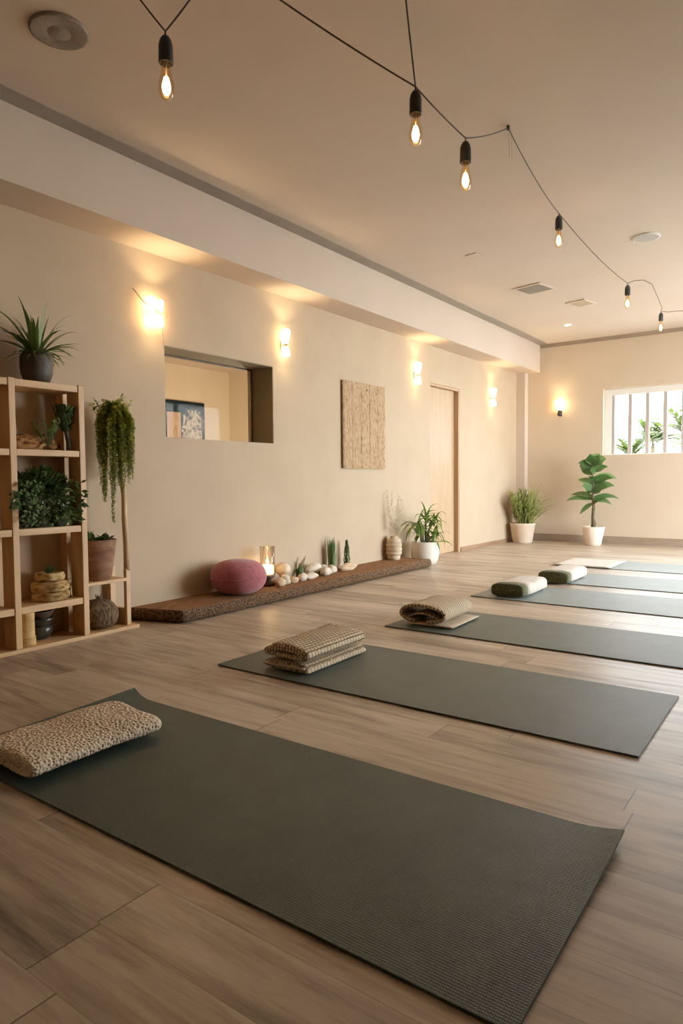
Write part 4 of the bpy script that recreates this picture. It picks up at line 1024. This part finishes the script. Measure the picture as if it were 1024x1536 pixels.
# ------------------------------------------------------------------ string of bulbs
bulbs = [((1.609, 1.662, 2.500), 1.0), ((2.156, 2.515, 2.510), 1.0), ((2.184, 2.933, 2.460), 1.0), ((2.062, 4.651, 2.680), .95), ((2.061, 6.612, 2.660), .95), ((2.100, 7.935, 2.660), .90)]
t = thing('hanging_bulb', bulbs[0][0], 'bare filament bulb in black socket hanging alone at the upper left', 'light bulb', 'bulbs of the string light')
MB().tube([(0, 0, .004), (0, 0, -.022)], .0035, 8).build('cord_stub', CABLE, t)
MB().lathe([(.004, -.014), (.013, -.019), (.021, -.032), (.0255, -.05), (.0265, -.11), (.0245, -.114), (.018, -.112), (.017, -.10), (.001, -.098)], seg=22, cap=False).build('socket', BLACK, t)
gl = MB().lathe([(.015, -.105), (.0165, -.125), (.020, -.15), (.026, -.178), (.0285, -.198), (.027, -.216), (.021, -.231), (.010, -.240), (.001, -.242)], seg=22, cap=False).build('bulb_glass', BULBG, t)
mb = MB(); mb.lathe([(.001, -.155), (.008, -.162), (.014, -.182), (.016, -.197), (.013, -.213), (.006, -.223), (.001, -.225)], seg=12, cap=False); mb.build('filament', FILA, gl)
MB().tube([(0, 0, -.10), (0, 0, -.158)], .003, 6).build('filament_post', METALW, gl)
labs = ['', 'nearest bulb of the long cord, where two wires meet above it', 'second bulb of the long cord, just before its ceiling hook', 'bulb hanging past the ceiling hook, in front of the vents', 'fifth bulb of the string, right of the small vent', 'last and smallest bulb, close to the far wall']
for i in range(1, 6): copy_thing(t, labs[i], bulbs[i][0], None, (bulbs[i][1],) * 3)
t = thing('light_cord', (2.16, 2.9, ZC), 'thin dark cord zigzagging from ceiling hooks and carrying the hanging bulbs', 'cord')
B = [Vector(b[0]) for b in bulbs]; O = Vector((2.16, 2.9, ZC))
H0, H1, H2 = Vector((1.45, 1.60, 2.732)), Vector((1.66, 1.80, 2.732)), Vector((2.175, 3.47, 2.728))
def sag(a, b, s_, n=12):
    return [a.lerp(b, i / n) - Vector((0, 0, s_ * 4 * (i / n) * (1 - i / n))) for i in range(n + 1)]
path = sag(H0, B[0], .005) + sag(B[0], H1, .005)[1:] 
path2 = sag(Vector((1.80, 1.80, 2.732)), B[1], .012) + sag(B[1], B[2], .006)[1:] + sag(B[2], H2, .012)[1:] + sag(H2, B[3], .03)[1:] + sag(B[3], B[4], .035)[1:]
loop = [B[4], B[4] + Vector((.04, .06, .03)), B[4] + Vector((.10, .16, .05)), B[4] + Vector((.14, .34, .045)), B[4] + Vector((.12, .75, .0)), B[4] + Vector((.09, 1.1, -.02)), B[5]]
path2 += loop[1:]
path2 += [B[5] + Vector((.06, .06, -.005)), B[5] + Vector((.14, .16, .015)), B[5] + Vector((.3, .3, .02)), B[5] + Vector((.6, .5, .05)), B[5] + Vector((.9, .7, .07))]
mb = MB(); mb.tube([p - O for p in path], .0034, 6); mb.tube([p - O for p in path2], .0034, 6); mb.build('cord', CABLE, t)
mb = MB(); mb.tube([p - O for p in sag(Vector((2.275, 2.215, 2.732)), B[1], .004)], .0036, 6); mb.build('support_wire', CABLE, t)
for h in (H0, H1, H2, Vector((1.80, 1.80, 2.732)), Vector((2.275, 2.215, 2.732)), B[5] + Vector((.9, .7, .075))):
    q = h - O; MB().lathe([(.004, -.012), (.009, -.008), (.009, -.0005 - q.z)], (q.x, q.y, q.z), 10).build('ceiling_hook', CABLE, t)
mb = MB(); mb.tube([H2 - O + Vector((.002, .002, -.004)), H2 - O + Vector((.004, .006, -.15))], .0007, 4); mb.tube([H2 - O + Vector((.012, .010, -.004)), H2 - O + Vector((.016, .016, -.17))], .0006, 4)
mb.build('loose_threads', CABLE, t)

# ------------------------------------------------------------------ ceiling fittings
t = thing('ceiling_speaker', (.972, 1.645, ZC), 'large taupe round ceiling speaker at upper left near the single bulb', 'ceiling speaker', 'round ceiling speakers')
MB().lathe([(.117, -.001), (.117, -.008), (.108, -.012)], seg=40, cap=False).build('rim', SPEAK, t)
MB().lathe([(.108, -.011), (.05, -.013), (.046, -.011), (.043, -.013), (.001, -.0135)], seg=40, cap=False).build('grille', SPEAK, t)
t = thing('ceiling_speaker', (2.408, 5.674, ZC), 'white-rimmed grey round ceiling speaker right of the string of bulbs', 'ceiling speaker', 'round ceiling speakers')
MB().lathe([(.102, -.001), (.100, -.010), (.090, -.012)], seg=36, cap=False).build('rim', WHITE, t)
MB().lathe([(.090, -.011), (.04, -.012), (.001, -.012)], seg=36, cap=False).build('grille', SPEAKG, t)
def vent(x, y, w, d, rz, label, inner, slats, slm):
    t = thing('ceiling_vent', (x, y, ZC), label, 'vent', 'square ceiling vents', rz)
    mb = MB(); f = .022
    mb.box(-w / 2, w / 2, -d / 2, -d / 2 + f, -.012, -.0005); mb.box(-w / 2, w / 2, d / 2 - f, d / 2, -.012, -.0005)
    mb.box(-w / 2, -w / 2 + f, -d / 2 + f, d / 2 - f, -.012, -.0005); mb.box(w / 2 - f, w / 2, -d / 2 + f, d / 2 - f, -.012, -.0005)
    mb.build('frame', CEIL, t, smooth=False, bevel=.003)
    MB().box(-w / 2 + f, w / 2 - f, -d / 2 + f, d / 2 - f, -.004, -.0008).build('dark_back', inner, t, smooth=False)
    mb = MB()
    for k in range(slats):
        y0 = -d / 2 + f + (d - 2 * f) * (k + .3) / slats
        mb.box(-w / 2 + f, w / 2 - f, y0, y0 + (d - 2 * f) / slats * .42, -.011, -.005)
    mb.build('slats', slm, t, smooth=False)
vent(1.215, 6.52, .30, .30, R(-12), 'larger dark-slatted square ceiling vent', VENTD, 11, SPEAKG)
vent(1.425, 7.355, .22, .25, R(-14), 'smaller pale-slatted ceiling vent just behind the dark one', SPEAKG, 9, METALW)
t = thing('downlight', (.992, 8.30, ZC), 'small round lit downlight recessed in the ceiling near the far wall', 'downlight')
MB().lathe([(.05, -.0005), (.05, -.006), (.038, -.008)], seg=24, cap=False).build('rim', WHITE, t)
MB().lathe([(.038, -.006), (.02, -.009), (.001, -.010)], seg=24, cap=False).build('lit_disc', DOWNL, t)
o = MB().box(-.055, .055, -.05, .05, -.008, -.0005).build('ceiling_cover_plate', CEIL, smooth=False, bevel=.003, loc=(1.154, 5.263, ZC))
o.rotation_euler = (0, 0, R(-10)); tag(o, 'small flat ceiling-coloured cover plate in front of the vents', 'cover plate')

# ------------------------------------------------------------------ picture in the room behind
t = thing('framed_picture', (HX, 5.72, 1.42), 'dark teal picture of pale blossoms seen through the interior window', 'picture')
MB().box(.001, .03, 0, .66, 0, .515).build('canvas', NAVY, t, smooth=False, bevel=.003)
mb = MB(); rr = random.Random(81)
for k in range(150):
    a = rr.uniform(0, 2 * PI); q = rr.random() ** .6
    y = .44 + .19 * q * math.cos(a); z = .20 + .19 * q * math.sin(a)
    if not (.27 < y < .64 and .01 < z < .40): continue
    d = rr.uniform(0, 2 * PI)
    mb.leaflet((.0315, y, z), (0, math.cos(d), math.sin(d)), rr.uniform(.045, .075), rr.uniform(.022, .034), (1, 0, 0))
for k in range(8): mb.leaflet((.0315, .28 + .045 * k, .02), (0, rr.uniform(-.4, .4), 1), .07, .035, (1, 0, 0))
mb.build('blossoms', PETAL, t)
MB().box(.0305, .036, .01, .235, .03, .36).build('tan_panel', TANP, t, smooth=False, bevel=.002)

# ------------------------------------------------------------------ plants outside the barred window
for i, (x, y, s_, lab) in enumerate(((.93, 11.9, .75, 'low pale green shrub outside the left panes of the barred window'), (1.40, 11.2, .9, 'bushy green palm outside the middle panes of the barred window'), (1.66, 12.9, 1.15, 'taller green palm outside the right panes of the barred window'))):
    t = thing('garden_palm', (x, y, -.02), lab, 'palm', 'palms outside the window')
    st = MB(); lf = MB(); rr = random.Random(90 + i)
    hh = 1.22 + .17 * i
    st.tube([(0, 0, 0), (.03, 0, hh * .5), (0, 0, hh)], [.05, .04, .03], 8)
    for k in range(16):
        a = rr.uniform(0, 2 * PI); e = rr.uniform(R(20), R(80)); d = Vector((math.cos(a) * math.cos(e), math.sin(a) * math.cos(e), math.sin(e)))
        b = Vector((0, 0, hh)); ln = rr.uniform(.32, .55) * s_
        P = [b]
        for q in range(6): d = (d + Vector((0, 0, -.14))).normalized(); P.append(P[-1] + d * ln / 6)
        st.tube(P, .006, 5)
        for q in range(1, 7):
            for sg in (-1, 1):
                side = Vector((-math.sin(a), math.cos(a), 0)) * sg
                lf.leaflet(P[q], side + (P[q] - P[q - 1]).normalized() * .8 + Vector((0, 0, -.15)), .25 * s_, .075)
    st.build('trunk', TRUNK, t); lf.build('fronds', L_PALM, t)

# ------------------------------------------------------------------ light
w = bpy.data.worlds.new('overcast_day'); scene.world = w; w.use_nodes = True
bg = w.node_tree.nodes['Background']; bg.inputs[0].default_value = (0.93, 0.97, 1.0, 1); bg.inputs[1].default_value = 24.0
def area(name, loc, rot, sx, sy, power, c, portal=False):
    l = bpy.data.lights.new(name, 'AREA'); l.shape = 'RECTANGLE'; l.size = sx; l.size_y = sy; l.energy = power; l.color = c
    o = bpy.data.objects.new(name, l); col.objects.link(o); o.location = loc; o.rotation_euler = rot
    if portal: l.cycles.is_portal = True
    return o
area('daylight_portal_back', ((WIN[0] + WIN[1]) / 2, YB + .24, (WIN[2] + WIN[3]) / 2), (R(-90), 0, 0), WIN[1] - WIN[0], WIN[3] - WIN[2], 1, (1, 1, 1), True)
area('daylight_portal_right', (XR + .19, (PAT[0] + PAT[1]) / 2, 1.15), (0, R(90), 0), 2.3, 3.4, 1, (1, 1, 1), True)
def spot(name, loc, energy, up=True, c=(1.0, .70, .36), ang=130):
    l = bpy.data.lights.new(name, 'SPOT'); l.energy = energy; l.color = c; l.spot_size = R(ang); l.spot_blend = .7; l.shadow_soft_size = .015
    o = bpy.data.objects.new(name, l); col.objects.link(o); o.location = loc; o.rotation_euler = (R(180) if up else 0, 0, 0)
for y, z in ((2.865, 1.968), (4.153, 1.963), (6.305, 1.985), (8.31, 1.925)):
    spot('sconce_uplight', (.13, y, z + .10), 5.5, True, ang=115); spot('sconce_downlight', (.11, y, z - .08), 1.5, False)
spot('sconce_uplight', (.585, YB - .14, 1.93), 3)
l = bpy.data.lights.new('hall_fill_light', 'POINT'); l.energy = 80; l.color = (1.0, .86, .66); l.shadow_soft_size = .15  # unseen fill light, added to brighten the room behind the interior window
o = bpy.data.objects.new('hall_fill_light', l); col.objects.link(o); o.location = (-1.3, 5.7, .75)

# ------------------------------------------------------------------ camera
cam = bpy.data.cameras.new('camera'); co = bpy.data.objects.new('camera', cam); col.objects.link(co)
yaw, pitch, roll_ = .6251, -.0479, -.0083
r_ = Vector((math.cos(yaw), math.sin(yaw), 0)); fw = Vector((-math.sin(yaw) * math.cos(pitch), math.cos(yaw) * math.cos(pitch), math.sin(pitch)))
u_ = r_.cross(fw)
r2 = r_ * math.cos(roll_) + u_ * math.sin(roll_); u2 = -r_ * math.sin(roll_) + u_ * math.cos(roll_)
M = Matrix((r2, u2, -fw)).transposed().to_4x4(); M.translation = Vector((3.5734, 0, .88))
co.matrix_world = M
cam.sensor_fit = 'VERTICAL'; cam.sensor_height = 36.0; cam.lens = 1005.7034 / 1536 * 36.0
cam.clip_start = .02; cam.clip_end = 100
scene.camera = co
scene.view_settings.view_transform = 'Standard'
scene.view_settings.look = 'None'
scene.view_settings.exposure = 0.30
vs_ = scene.view_settings; vs_.use_curve_mapping = True
cm = vs_.curve_mapping; cm.extend = 'EXTRAPOLATED'; cm.use_clip = False
cv = cm.curves[3]
cv.points[0].location = (0, 0); cv.points[1].location = (1.0, .86)
for p in ((.06, .072), (.20, .222), (.55, .535)): cv.points.new(*p)
cm.update()
scene.cycles.use_denoising = True
scene.cycles.max_bounces = 10; scene.cycles.diffuse_bounces = 6; scene.cycles.transparent_max_bounces = 16
scene.cycles.sample_clamp_indirect = 6.0
scene.cycles.caustics_reflective = False; scene.cycles.caustics_refractive = False
